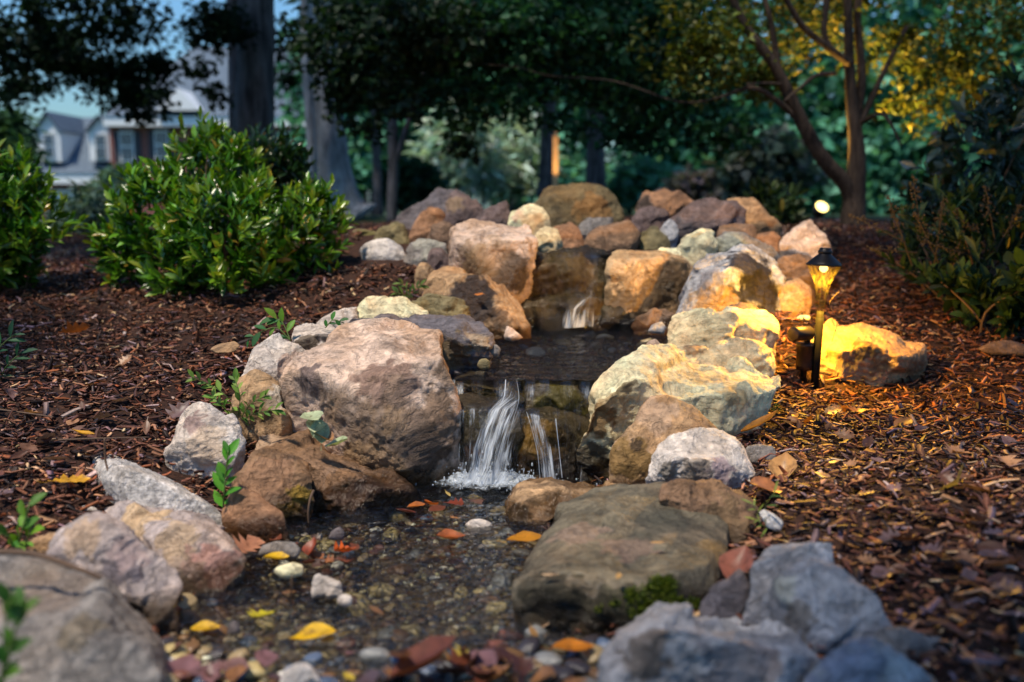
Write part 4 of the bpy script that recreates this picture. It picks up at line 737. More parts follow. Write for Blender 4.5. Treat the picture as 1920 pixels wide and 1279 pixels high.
tag(grid_sheet('water', -.5, .85, 2.96, 4.35, W1, .016, fz1, M['water_up'], lambda x, y: inpoly(x, y, [PZ(*q, W1) for q in ((842, 716), (868, 690), (900, 640), (920, 606), (1285, 606), (1270, 640), (1200, 668), (1150, 690), (1120, 716))])), kind='structure')
tag(grid_sheet('water', -.05, .75, 4.34, 5.0, .567, .03, lambda a, b: .003 * mn.noise(Vector((a * 18, b * 22, 8))), M['water_up']), kind='structure')
# ---------------------------------------------------------------- falling water
def fall_mat(name, white, dens):
    g = N(name); uv = g.n('UVMap').outputs[0]; mp = g.n('Mapping'); g.set(mp, 0, uv); mp.inputs['Scale'].default_value = (46, 2.4, 1)
    n = g.noise(mp.outputs[0], 1.0, 5, .65, .6); mp2 = g.n('Mapping'); g.set(mp2, 0, uv); mp2.inputs['Scale'].default_value = (7, 1.6, 1); n2 = g.noise(mp2.outputs[0], 1.0, 3, .5, .5)
    a = g.attr('Col'); m = g.math('ADD', n, g.math('MULTIPLY', g.math('SUBTRACT', n2, .5), .9)); k = g.ramp(g.math('ADD', m, g.math('SUBTRACT', a.outputs['Fac'], .5)), [(.54 - dens, 0), (.86 - dens, 1)])
    nrm = g.bump(n, .8, .01); wp = g.bsdf(lin(226, 232, 240), .12, nrm, .8); tr = g.n('BsdfTransparent'); gl = g.n('BsdfGlossy'); g.set(gl, 'Roughness', .08); g.set(gl, 'Normal', nrm)
    fr = g.n('Fresnel'); g.set(fr, 'IOR', 1.33); g.set(fr, 'Normal', nrm); clear = g.n('MixShader'); g.set(clear, 0, g.math('MULTIPLY', g.math('MULTIPLY', fr.outputs[0], .8), g.math('MULTIPLY', a.outputs['Fac'], n), True)); g.set(clear, 1, tr.outputs[0]); g.set(clear, 2, gl.outputs[0])
    mm = g.n('MixShader'); g.set(mm, 0, g.math('MULTIPLY', k, white)); g.set(mm, 1, clear.outputs[0]); g.set(mm, 2, wp); return g.out(mm.outputs[0])
M['fall'] = fall_mat('falling_water', .72, -.015); M['strand'] = None
def sheet(name, rows, mat, nu=40, label=None, dens=None):
    """rows: (left px, right px, y px, depth, whiteness) from top to bottom"""
    V = []; UV = []; Fq = []; cl = []
    rr = []
    for i in range(len(rows) - 1):
        for k in range(6): t = k / 6; rr.append([rows[i][j] * (1 - t) + rows[i + 1][j] * t for j in range(5)])
    rr.append(rows[-1]); m = len(rr)
    for i, (xl, xr, y, d, wv) in enumerate(rr):
        for j in range(nu):
            u = j / (nu - 1); x = xl + (xr - xl) * u; yy = y + 5 * mn.noise(Vector((x * .03, y * .01, 1)))
            dd = d + .018 * mn.noise(Vector((x * .05, y * .012, 3))) + .008 * mn.noise(Vector((x * .16, y * .02, 7)))
            V.append(P(x, yy, dd)); e = min(1, 4 * u, 4 * (1 - u)); wq = wv * (.25 + .75 * e); cl.append((wq, wq, wq, 1))
    uv = []
    for i in range(m - 1):
        for j in range(nu - 1):
            q = (i * nu + j, i * nu + j + 1, (i + 1) * nu + j + 1, (i + 1) * nu + j); Fq.append(q)
            for v in q: uv.append(((v % nu) / (nu - 1) * (rr[v // nu][1] - rr[v // nu][0]) / 100, v // nu / (m - 1) * (rows[-1][2] - rows[0][2]) / 100))
    return link(name, np_mesh(name, V, np.array(Fq), True, np.array(cl), uv), mat)
wf = empty('waterfall', PZ(960, 895, 0), 'lower fall of white water dropping over two dark ledges into the lower pool', 'waterfall')
def part(o, par, nm=None):
    o.parent = par; o.matrix_parent_inverse = par.matrix_world.inverted(); return o
for xl, xr, w_ in ((850, 872, .7), (884, 905, .5), (925, 945, .6), (984, 1004, .62), (1010, 1032, .5), (1050, 1076, .48), (1086, 1110, .6)):
    part(sheet('rill', [(xl, xr, 704, 3.02, .1), (xl, xr, 716, 2.925, w_ * .8), (xl - 1, xr + 2, 736, 2.895, w_), (xl - 3, xr + 3, 764, 2.885, w_ * .7)], M['fall'], 14), wf)
for xl, xr, w_ in ((856, 874, .6), (876, 894, .66), (966, 986, .45), (1036, 1050, .55), (1056, 1068, .5), (1074, 1092, .48)):
    part(sheet('rill', [(xl, xr, 757, 2.85, .1), (xl, xr, 772, 2.765, w_), (xl, xr + 2, 810, 2.745, w_ * .8), (xl - 2, xr + 3, 860, 2.735, w_), (xl - 4, xr + 4, 905, 2.73, w_)], M['fall'], 14), wf)
part(sheet('main_stream', [(936, 980, 708, 2.95, .1), (938, 976, 716, 2.91, .5), (928, 980, 745, 2.86, .62), (898, 984, 768, 2.77, .74), (884, 980, 800, 2.73, .72), (872, 972, 840, 2.71, .70), (864, 968, 880, 2.70, .78), (850, 974, 908, 2.69, .88)], M['fall'], 60), wf)
part(sheet('side_stream', [(985, 1014, 768, 2.78, .3), (988, 1018, 780, 2.745, .68), (994, 1028, 810, 2.725, .7), (1002, 1040, 850, 2.715, .68), (1008, 1052, 900, 2.70, .74)], M['fall'], 24), wf)
g = N('water_strand'); p = g.bsdf(lin(214, 224, 236), .1, None, .9); t = g.n('BsdfTransparent'); m = g.n('MixShader'); g.set(m, 0, .45); g.set(m, 1, t.outputs[0]); g.set(m, 2, p); M['strand'] = g.out(m.outputs[0])
def strands(name, specs, par, mat):
    bm = bmesh.new()
    for pts, r in specs:
        tube(bm, [(P(*q), r * random.uniform(.5, 1.3)) for q in pts], 5, 5, .5)
    return part(link(name, bm_mesh(name, bm, True), mat), par)
sp = []
for i in range(2):                                                   # main stream
    u = random.random(); j = lambda s: random.gauss(0, s); x0 = 944 + 26 * u
    sp.append(([(x0, 712 + j(4), 2.90), (936 + 36 * u + j(3), 748, 2.845), (915 + 52 * u + j(4), 785, 2.73), (902 + 52 * u + j(4), 830, 2.70), (886 + 68 * u + j(5), 895, 2.68 + j(.008))], random.choice((.0006, .0008, .0011))))
for i in range(1):
    u = random.random(); x0 = 985 + 25 * u; sp.append(([(x0, 772, 2.745), (x0 + 10, 805, 2.71), (x0 + 20 + 6 * u, 850, 2.70), (x0 + 24 + 14 * u, 897, 2.69)], .0007))
for x0, dx, ya, yb in ((1042, 12, 785, 896),):
    sp.append(([(x0, ya, 2.735), (x0 + dx * .5, (ya + yb) / 2, 2.715), (x0 + dx, yb, 2.70)], random.choice((.0008, .0013))))
for x0 in (850, 853): sp.append(([(x0, 712, 2.925), (x0 + random.uniform(-4, 4), 735, 2.885), (x0 + random.uniform(-6, 6), 742 + random.uniform(0, 26), 2.875)], .0011))
strands('water_strands', sp, wf, M['strand'])
def foam_mat():
    g = N('foam'); c = g.coord(); n = g.noise(c, 55, 4, .6, 1.0); a = g.attr('Col'); k = g.ramp(g.math('ADD', n, g.math('SUBTRACT', a.outputs['Fac'], .55)), [(.36, 0), (.74, 1)])
    p = g.bsdf(lin(216, 226, 238), .15, g.bump(n, .8, .01), .7); t = g.n('BsdfTransparent'); m = g.n('MixShader'); g.set(m, 0, g.math('MULTIPLY', k, .62)); g.set(m, 1, t.outputs[0]); g.set(m, 2, p); return g.out(m.outputs[0])
xs = np.linspace(-.30, .30, 70); ys = np.linspace(-.16, .12, 44); V = []; cl = []
for b in ys:
    for a in xs:
        k = math.exp(-((a / .17) ** 2 + (b / .085) ** 2)); h = .012 + .030 * k * (mn.noise(Vector((a * 30, b * 34, 1))) + .5) + .016 * k * mn.noise(Vector((a * 80, b * 80, 4)))
        V.append((splash_c.x + a, splash_c.y + b, h - .006 * (1 - k))); cl.append((k, k, k, 1))
i = (np.arange(43)[:, None] * 70 + np.arange(69)[None]).ravel(); part(link('foam', np_mesh('foam', V, np.c_[i, i + 1, i + 71, i + 70], True, np.array(cl)), foam_mat()), wf)
dv = []; df = []
for k in range(320):
    a = random.gauss(0, .09); b = random.gauss(0, .035); h = abs(random.gauss(0, .028)) * math.exp(-(a / .16) ** 2); r = random.uniform(.0012, .0035)
    dv.append(IV * r * np.array([1, 1, random.uniform(1, 2.2)]) + np.array([splash_c.x + a, splash_c.y + b, h + .012])); df.append(IF + len(IV) * k)
o = part(link('droplets', np_mesh('droplets', np.concatenate(dv), np.concatenate(df), True), M['strand']), wf); tag(o, kind='stuff')
uf = empty('waterfall', P(1080, 612, 4.1), 'upper fall of thin white water between the dark wet block and the pale wet block', 'waterfall')
part(sheet('water_sheet', [(1096, 1130, 473, 4.24, .1), (1096, 1128, 480, 4.17, .42), (1086, 1124, 520, 4.15, .40), (1066, 1120, 556, 4.12, .48), (1048, 1114, 580, 4.10, .62), (1042, 1112, 614, 4.09, .76)], M['fall'], 40), uf)
for xl, xr, w_ in ((1010, 1030, .3), (1040, 1062, .42), (1064, 1090, .4)):
    part(sheet('rill', [(xl, xr, 473, 4.24, .1), (xl, xr, 480, 4.18, w_), (xl, xr, 520, 4.17, w_), (xl - 2, xr + 2, 556, 4.14, w_), (xl - 3, xr + 3, 614, 4.11, w_)], M['fall'], 14), uf)
part(sheet('trickle', [(1106, 1124, 474, 4.22, .2), (1107, 1123, 482, 4.165, .5), (1106, 1122, 520, 4.145, .55), (1100, 1118, 560, 4.115, .55), (1098, 1116, 612, 4.085, .7)], M['fall'], 14), uf)

# ---------------------------------------------------------------- lamps
WARM = (1.0, 0.66, 0.20)
def emit_mat(name, col, s, mixin=1.0):
    g = N(name); e = g.n('Emission'); g.set(e, 0, (*col, 1)); g.set(e, 1, s); return g.out(e.outputs[0])
lb = PZ(1526, 738, .12); LD = lb.y; mpp = LD / F
lt = P(1545, 497, LD)
ax = (lt - Vector((lb.x, lb.y, lb.z))).normalized(); LL = (lt - lb).length
lamp = empty('path_light', lb, 'dark bronze path light with a lit flared lens under its small hat', 'path light')
bm = bmesh.new(); lathe(bm, [(.0145, -.06), (.0145, LL * .60), (.0125, LL * .60), (.0125, LL * .645)], lb, 20, ax); _g = N('post_black'); link('stem', bm_mesh('stem', bm, True), _g.out(_g.bsdf((.006, .0055, .005, 1), .75, None, .08)), lamp)
bm = bmesh.new(); lathe(bm, [(.060, -.002), (.061, .003), (.052, .012), (.036, .026), (.024, .036), (.022, .038), (.022, .040)], lt, 40, ax); link('shade', bm_mesh('shade', bm, True), M['bronze'], lamp)
bm = bmesh.new(); lathe(bm, [(.021, .040), (.024, .042), (.024, .050), (.020, .052), (.020, .058), (.016, .060)], lt, 28, ax); link('finial', bm_mesh('finial', bm, True), M['bronze'], lamp)
def lens_mat():
    g = N('lamp_lens'); c = g.coord(); mp = g.n('Mapping'); g.set(mp, 0, c); mp.inputs['Scale'].default_value = (1, 1, .15); n = g.noise(mp.outputs[0], 130, 4, .6, .4)
    nr = g.bump(n, 1.0, .01); gl = g.n('BsdfGlossy'); g.set(gl, 'Roughness', .12); g.set(gl, 'Normal', nr); g.set(gl, 0, (.5, .45, .35, 1)); t = g.n('BsdfTransparent'); g.set(t, 0, (1, .92, .75, 1))
    tl = g.n('BsdfTranslucent'); g.set(tl, 0, (.010, .008, .003, 1)); m0 = g.n('MixShader'); g.set(m0, 0, g.ramp(n, [(.42, .02), (.66, .35)])); g.set(m0, 1, t.outputs[0]); g.set(m0, 2, tl.outputs[0])
    m = g.n('MixShader'); g.set(m, 0, .05); g.set(m, 1, m0.outputs[0]); g.set(m, 2, gl.outputs[0]); return g.out(m.outputs[0])
bm = bmesh.new(); lathe(bm, [(.057, -.003), (.048, -.022), (.036, -.045), (.027, -.068), (.0215, -.10), (.0185, -.135), (.0165, -.165)], lt, 40, ax, False); link('lens', bm_mesh('lens', bm, True), lens_mat(), lamp)
bm = bmesh.new(); lathe(bm, [(.004, -.004), (.014, -.006), (.015, -.014), (.010, -.022), (.004, -.026)], lt, 20, ax); link('bulb', bm_mesh('bulb', bm, True), emit_mat('lamp_glow', (1, .66, .20), 5), lamp)
L = bpy.data.lights.new('path_light_lamp', 'POINT'); L.energy = 56; L.color = (1, .54, .05); L.shadow_soft_size = .008
lo = bpy.data.objects.new('path_light_lamp', L); COL.objects.link(lo); lo.location = lt - ax * .042; lo.parent = lamp; lo.matrix_parent_inverse = lamp.matrix_world.inverted()
# spotlight on its stake
sb = P(1508, 684, 3.5); q = 3.5 / F
sp_ = empty('spotlight', sb, 'small dark bronze bullet spotlight on a stake left of the path light', 'spotlight')
bm = bmesh.new(); lathe(bm, [(2 * q, -.16), (6 * q, -.02), (15 * q, -.018), (15.5 * q, 0), (15.5 * q, 34 * q), (17 * q, 35 * q), (17 * q, 42 * q), (6 * q, 43 * q)], sb, 28); link('stake', bm_mesh('stake', bm, True), M['bronze'], sp_)
bm = bmesh.new(); lathe(bm, [(5.5 * q, 40 * q), (5.5 * q, 58 * q), (8 * q, 60 * q), (8 * q, 66 * q)], sb + Vector((4 * q, 0, 0)), 20); link('knuckle', bm_mesh('knuckle', bm, True), M['bronze'], sp_)
hd0 = P(1487, 626, 3.44); hd1 = P(1518, 625, 3.50); hx = (hd1 - hd0).normalized(); hl = (hd1 - hd0).length
bm = bmesh.new(); lathe(bm, [(11 * q, 0), (13.5 * q, .003), (13.5 * q, hl * .95), (12 * q, hl)], hd0, 28, hx); hh = link('head', bm_mesh('head', bm, True), M['bronze'], sp_)
bm = bmesh.new(); lathe(bm, [(11 * q, hl), (11 * q, hl + .001)], hd0, 24, hx); link('lens', bm_mesh('lens', bm), emit_mat('spot_glow', (1, .70, .24), 12), hh)
L = bpy.data.lights.new('spotlight_lamp', 'SPOT'); L.energy = 15; L.color = (1, .60, .04); L.spot_size = R(120); L.spot_blend = .8; L.shadow_soft_size = .015
lo = bpy.data.objects.new('spotlight_lamp', L); COL.objects.link(lo); lo.location = hd0 + hx * (hl + .008); lo.rotation_euler = (-(P(1630, 685, 3.56) - lo.location)).to_track_quat('Z', 'Y').to_euler(); lo.parent = sp_; lo.matrix_parent_inverse = sp_.matrix_world.inverted()
# uplight at the tree
ub = P(1541, 422, 7.05); q = 7.05 / F
up = empty('uplight', ub, 'glowing round garden uplight in the mulch left of the forked tree', 'uplight')
aim = Vector((.10, -.55, .42)).normalized(); uc = P(1541, 388, 7.05)
bm = bmesh.new(); lathe(bm, [(.018, -.05), (.018, .03)], ub, 16); link('stake', bm_mesh('stake', bm, True), M['black'], up)
bm = bmesh.new(); lathe(bm, [(.030, -.09), (.046, -.06), (.048, 0)], uc, 28, aim); hh = link('housing', bm_mesh('housing', bm, True), M['black'], up)
bm = bmesh.new(); lathe(bm, [(.046, .001), (.046, .003), (.030, .016), (.010, .022)], uc, 28, aim); link('lens', bm_mesh('lens', bm, True), emit_mat('uplight_glow', (1, .74, .24), 4), hh)
L = bpy.data.lights.new('uplight_lamp', 'SPOT'); L.energy = 420; L.color = (1, .56, .10); L.spot_size = R(100); L.spot_blend = .7; L.shadow_soft_size = .04
lo = bpy.data.objects.new('uplight_lamp', L); COL.objects.link(lo); lo.location = uc + aim * .03; lo.rotation_euler = (-(P(1690, 40, 7.25) - lo.location)).to_track_quat('Z', 'Y').to_euler(); lo.parent = up; lo.matrix_parent_inverse = up.matrix_world.inverted()

# ---------------------------------------------------------------- leaves as meshes
PROF_L = [(0, .02), (.22, .32), (.5, .5), (.78, .34), (1, 0)]
def leaf_cloud(name, Pb, D, Nn, L, W, col, detail=True, fold=.25, droop=.12):
    """one mesh of many leaves: base points, directions, normals, lengths, widths, colours"""
    n = len(Pb); D = D / np.linalg.norm(D, axis=1)[:, None]; S_ = np.cross(D, Nn); S_ /= np.maximum(np.linalg.norm(S_, axis=1), 1e-6)[:, None]; U = np.cross(S_, D)
    vs = []
    if detail:
        for t, wd in PROF_L:
            mid = Pb + D * (L * t)[:, None] - U * (L * droop * t * t)[:, None]
            if t in (0, 1): vs.append(mid)
            else:
                off = S_ * (W * wd)[:, None]; up_ = U * (W * wd * fold * 2)[:, None]
                vs += [mid - off + up_, mid, mid + off + up_]
        V = np.stack(vs, 1); k = V.shape[1]; b = np.arange(n)[:, None] * k       # 0 | 1 2 3 | 4 5 6 | 7 8 9 | 10
        tri = [(0, 2, 1), (0, 3, 2), (1, 2, 5), (1, 5, 4), (2, 3, 6), (2, 6, 5), (4, 5, 8), (4, 8, 7), (5, 6, 9), (5, 9, 8), (7, 8, 10), (8, 9, 10)]
        Ff = np.concatenate([b + np.array([f]) for f in tri])
    else:
        m = Pb + D * (L * .45)[:, None]
        V = np.stack([Pb, m - S_ * (W * .5)[:, None] + U * (W * fold)[:, None], Pb + D * L[:, None] - U * (L * droop)[:, None], m + S_ * (W * .5)[:, None] + U * (W * fold)[:, None]], 1); k = 4
        b = np.arange(n)[:, None] * 4; Ff = np.concatenate([b + np.array([[0, 1, 2]]), b + np.array([[0, 2, 3]])])
    return np_mesh(name, V.reshape(-1, 3), Ff, detail, np.repeat(col, k, 0))
def unit(n):
    v = RNG.normal(0, 1, (n, 3)); return v / np.linalg.norm(v, axis=1)[:, None]
def cols(n, base, var=.3, yel=0.0):
    c = np.array([lin(*q)[:3] for q in base]); k = c[RNG.integers(0, len(c), n)] * RNG.uniform(1 - var, 1 + var, (n, 1)) * RNG.uniform(.9, 1.1, (n, 3)); return np.c_[k, np.ones(n)]
def lumps_pts(lumps, n, shell=.5):
    """lumps: (centre, radii(3)) -> points in the lumps' outer volume and outward directions"""
    vol = np.array([l[1][0] * l[1][1] * l[1][2] for l in lumps]) ** .75; idx = RNG.choice(len(lumps), n, p=vol / vol.sum())
    u = unit(n); r = 1 - RNG.uniform(0, 1, n) ** 1.6 * (1 - shell); r *= RNG.uniform(.82, 1.1, n)
    c = np.array([tuple(l[0]) for l in lumps])[idx]; rad = np.array([l[1] for l in lumps])[idx]
    return c + u * rad * r[:, None], u, r
def gapmask(p, scale, thr):
    v = np.array([mn.fractal(Vector(q) * scale, .9, 2, 3) for q in p]); return v > thr

# glossy evergreen shrubs on the left
def shrub(name, label, lumps, ntips, nleaf, L0, W0_, pal, tipc, mat, ground, group=None, stems=9, up=.8, thr=-.30, tilt=.55):
    base = Vector((sum(l[0].x for l in lumps) / len(lumps), sum(l[0].y for l in lumps) / len(lumps), ground))
    root = empty(name, base, label, 'shrub', group)
    T_, U_, r_ = lumps_pts(lumps, int(ntips * 1.5), .45); m = gapmask(T_, 4.5, thr); m &= T_[:, 2] > ground + .02; T_, U_, r_ = T_[m][:ntips], U_[m][:ntips], r_[m][:ntips]; n = len(T_)
    ax = U_ * .9 + np.array([0, 0, up]) + RNG.normal(0, .25, (n, 3)); ax /= np.linalg.norm(ax, axis=1)[:, None]
    N_ = n * nleaf; A = np.repeat(ax, nleaf, 0); B = np.repeat(T_, nleaf, 0); sd_ = unit(N_); sd_ -= A * (sd_ * A).sum(1)[:, None]; sd_ /= np.linalg.norm(sd_, axis=1)[:, None]
    s = np.tile(np.linspace(0, 1, nleaf), n); spread = (1.15 - s * .8) * RNG.uniform(.6, 1.3, N_)
    D = A + sd_ * spread[:, None]; D /= np.linalg.norm(D, axis=1)[:, None]; Pb = B - A * ((1 - s) * L0 * .9)[:, None]
    Ln = L0 * RNG.uniform(.4, 1.25, N_) * (1 - .25 * s); Wn = Ln * W0_ * RNG.uniform(.8, 1.2, N_); Nn = A * .8 - sd_ * .5 + RNG.normal(0, .2, (N_, 3))
    c = cols(N_, pal, .3); tc = cols(N_, tipc, .2); mixv = (np.clip((np.repeat(r_, nleaf) - .75) * 3.0, 0, 1) * (s * .7 + .3) * RNG.uniform(.3, 1, N_))[:, None]; c = c * (1 - mixv) + tc * mixv
    old = RNG.uniform(0, 1, N_) < .025; c[old, :3] = np.array(lin(176, 150, 60)[:3]) * RNG.uniform(.5, 1.1, (old.sum(), 1))
    lm = link('foliage', leaf_cloud('foliage', Pb, D, Nn, Ln, Wn, c), mat, root)
    bm = bmesh.new()
    for k in range(stems):
        e = T_[random.randrange(n)]; e = Vector(e); s0 = base + Vector((random.uniform(-.06, .06), random.uniform(-.06, .06), -.03)); mid = s0.lerp(e, .5) + Vector((random.uniform(-.05, .05), random.uniform(-.05, .05), .03))
        tube(bm, [(s0, .007), (mid, .005), (e, .0025)], 6, 4)
    link('stems', bm_mesh('stems', bm, True), M['twig'], root); return root
def lp(x, y, d, r, sy=1.0, sz=1.0): k = r * d / F; return (P(x, y, d), (k, k * sy, k * sz))
GREENS = [(62, 112, 22), (76, 128, 28), (50, 92, 22), (90, 140, 34), (40, 74, 22)]; TIPS = [(172, 190, 52), (140, 176, 44), (186, 194, 70), (112, 156, 40)]
shrub('bush', 'round glossy bright green evergreen bush on the left bank mulch', [lp(395, 335, 4.7, 105, 1, 1), lp(300, 400, 4.5, 105), lp(430, 430, 4.3, 125), lp(560, 440, 4.45, 92), lp(232, 465, 4.6, 76), lp(350, 490, 4.4, 90), lp(505, 500, 4.4, 66), lp(380, 268, 4.8, 50), lp(590, 390, 4.5, 56), lp(420, 420, 4.6, 90)], 1050, 9, .075, .34, GREENS, TIPS, M['leaf_glossy'], P(400, 570, 4.4).z + .02, stems=26)
shrub('bush', 'second glossy evergreen bush cut off by the left edge', [lp(20, 340, 4.6, 75), lp(-40, 400, 4.5, 140), lp(50, 420, 4.5, 92), lp(0, 490, 4.5, 80)], 420, 9, .075, .34, GREENS, TIPS[:3], M['leaf_glossy'], P(20, 560, 4.6).z, stems=12)
shrub('bush', 'darker loose bush with drooping leaves rising behind the round glossy bush', [lp(500, 300, 5.4, 70), lp(545, 330, 5.4, 60), lp(470, 280, 5.4, 40)], 190, 8, .085, .32, [(30, 60, 34), (38, 74, 40), (26, 50, 30)], [(70, 104, 46)], M['leaf_glossy'], P(500, 430, 5.4).z, stems=12)
# right bank shrubs
DKG = [(26, 48, 24), (34, 58, 30), (22, 40, 24), (44, 66, 34)]
butt = shrub('shrub', 'tall shrub with pointed leaves and brown spent flower spikes at the right edge', [lp(1760, 470, 4.6, 100), lp(1840, 430, 4.4, 90), lp(1720, 430, 4.8, 60), lp(1880, 500, 4.3, 100), lp(1800, 400, 4.7, 80), lp(1900, 400, 4.5, 90)], 190, 7, .10, .30, DKG, [(88, 112, 60), (70, 100, 52), (120, 140, 96)], M['leaf_soft'], P(1830, 590, 4.5).z, stems=26, up=1.0, thr=-.2)
bm = bmesh.new()
for (x, y, dx, dy) in ((1690, 440, -26, -75), (1650, 430, -60, -30), (1740, 450, -25, -55), (1760, 440, 10, -70), (1860, 420, -12, -70), (1830, 440, -40, -50), (1680, 470, -50, -5), (1890, 430, 25, -45), (1790, 470, -70, -20), (1720, 390, -8, -60)):
    a = P(x, y, 4.3); b = P(x + dx, y + dy, 4.25)
    for k in range(46):
        t = random.random(); c = a.lerp(b, t); r = .020 * (1 - .75 * t)
        p = c + Vector((random.gauss(0, r), random.gauss(0, r), random.gauss(0, r))); bmesh.ops.create_icosphere(bm, subdivisions=1, radius=random.uniform(.003, .006), matrix=__import__('mathutils').Matrix.Translation(p))
    tube(bm, [(a + (a - b) * .8, .004), (a, .003), (b, .0015)], 5, 2)
link('flower_spikes', bm_mesh('flower_spikes', bm), plain('spent_flowers', lin(62, 52, 36), .8), butt)
shrub('shrub', 'dense dark broadleaf shrub with bluish sheen at the upper right edge', [lp(1800, 330, 5.4, 90), lp(1870, 270, 5.3, 110), lp(1930, 350, 5.2, 120), lp(1730, 380, 5.6, 60), lp(1920, 200, 5.4, 90)], 210, 6, .12, .44, [(28, 50, 34), (36, 60, 42), (24, 42, 32), (60, 84, 74)], [(150, 168, 170), (90, 116, 92), (54, 84, 54)], M['leaf_glossy'], P(1850, 480, 5.4).z, stems=20, up=.2, thr=-.2)
shrub('shrub', 'low dark plant under the spent flower shrub at the right edge', [lp(1850, 560, 4.1, 60), lp(1910, 590, 4.0, 60), lp(1790, 540, 4.2, 50), lp(1920, 530, 4.0, 50)], 90, 7, .10, .42, [(30, 52, 22), (40, 62, 28), (24, 42, 22)], [(80, 104, 40)], M['leaf_soft'], P(1850, 640, 4.1).z, stems=8, up=.3)
shrub('shrub', 'small dark plant behind the rock pile left of the glowing uplight', [lp(1470, 385, 6.6, 42), lp(1430, 375, 6.8, 34)], 90, 7, .10, .4, [(28, 50, 30), (50, 70, 36)], [(96, 104, 44)], M['leaf_soft'], P(1470, 430, 6.6).z, stems=6)

# small plants on the banks
def sprig(name, label, cat, stems, mat, L0, wr, pal, nl, up=.4, thick=.0018, alt=True):
    """stems: lists of points; leaves set along them"""
    root = empty(name, stems[0][0], label, cat); bm = bmesh.new(); Pb = []; D = []; Nn = []
    for st in stems:
        pts = crom([(Vector(p), thick) for p in st], 6); tube(bm, [(Vector(p), thick * (1.2 - .6 * i / len(st))) for i, p in enumerate(st)], 6, 5); m = len(pts)
        for k in range(nl):
            f = .15 + .85 * k / (nl - 1); i = min(m - 2, int(f * (m - 1))); p = pts[i][0]; d = (pts[i + 1][0] - p).normalized(); s = d.cross(Vector((random.gauss(0, .3), -1, .2))).normalized() * (1 if k % 2 else -1)
            Pb.append(p[:]); dd = s + d * (.6 + f) + Vector((random.gauss(0, .15), random.gauss(0, .25), up * random.random())); D.append(dd[:]); Nn.append((random.gauss(0, .3), -.7, 1))
    Pb = np.array(Pb); n = len(Pb); Ln = L0 * RNG.uniform(.6, 1.15, n); link('stems', bm_mesh('stems', bm, True), M['green_stem'], root)
    link('leaves', leaf_cloud('leaves', Pb, np.array(D), np.array(Nn), Ln, Ln * wr, cols(n, pal, .2)), mat, root); return root
M['green_stem'] = plain('green_stem', lin(84, 104, 44), .6)
LG = [(80, 150, 36), (64, 128, 30), (100, 164, 48)]
sprig('seedling', 'single upright bright green seedling beside the smooth orange boulder', 'plant', [[PZ(418, 958, .06), P(420, 930, 2.28), P(423, 890, 2.28), P(428, 845, 2.28)]], M['leaf_soft'], .052, .42, LG, 13, .5)
sprig('weed', 'feathery light green weed against the brown stone on the left bank', 'plant', [[PZ(440, 790, .15), P(430, 750, 2.78), P(395, 722, 2.78), P(360, 708, 2.76)], [PZ(445, 790, .15), P(450, 745, 2.76), P(440, 710, 2.76)], [PZ(448, 790, .15), P(470, 758, 2.74), P(500, 742, 2.72)], [PZ(452, 790, .15), P(480, 775, 2.74), P(520, 768, 2.70)], [PZ(444, 790, .15), P(420, 765, 2.78), P(400, 745, 2.78)]], M['leaf_soft'], .034, .42, [(104, 140, 50), (84, 122, 44), (130, 156, 66)], 12, .3, .0012)
sprig('weed', 'dark green leafy sprig lying over the white topped rough stone', 'plant', [[P(545, 640, 3.12), P(520, 615, 3.12), P(490, 622, 3.1), P(465, 638, 3.1)], [P(545, 640, 3.12), P(530, 605, 3.14), P(515, 598, 3.14)]], M['leaf_soft'], .05, .46, [(58, 112, 56), (46, 96, 48), (96, 136, 40)], 7, .3)
sprig('weed', 'small dark green leaves on top of the long dark ledge stone', 'plant', [[P(610, 615, 3.16), P(625, 600, 3.16), P(645, 606, 3.16)]], M['leaf_soft'], .04, .5, [(40, 90, 40), (56, 108, 44)], 6, .3)
sprig('weed', 'young green shoots at the left edge behind the blurred grey boulder', 'plant', [[PZ(30, 1030, .08), P(40, 1000, 1.9), P(55, 945, 1.9)], [PZ(25, 1030, .08), P(15, 1005, 1.86), P(-10, 1000, 1.86)], [PZ(40, 1030, .08), P(55, 1005, 1.9), P(58, 985, 1.9)]], M['leaf_soft'], .04, .5, [(96, 140, 36), (70, 116, 34)], 6, .4)
sprig('weed', 'blurred green leaves at the very bottom left edge, in front of the grey boulder', 'plant', [[P(0, 1320, 1.26), P(8, 1200, 1.26), P(18, 1125, 1.26)], [P(0, 1320, 1.26), P(20, 1210, 1.25), P(40, 1140, 1.26)]], M['leaf_soft'], .035, .5, [(84, 124, 34), (60, 100, 34)], 9, .3)
sprig('weed', 'blurred green fronds at the left edge of the left bank mulch', 'plant', [[PZ(0, 720, .2), P(-5, 660, 3.2), P(30, 625, 3.2)], [PZ(0, 720, .2), P(10, 690, 3.2), P(40, 660, 3.2)]], M['leaf_soft'], .06, .3, [(40, 84, 54), (52, 96, 56)], 8, .3)
sprig('weed', 'tiny feathery weed at the foot of the cream boulder', 'plant', [[PZ(1415, 775, .14), P(1425, 755, 3.0), P(1440, 742, 3.0)], [PZ(1415, 775, .14), P(1405, 762, 3.0), P(1398, 748, 3.0)], [PZ(1418, 775, .14), P(1440, 768, 2.98), P(1455, 765, 2.96)]], M['leaf_soft'], .022, .3, [(110, 120, 40), (84, 104, 34)], 9, .3, .001)
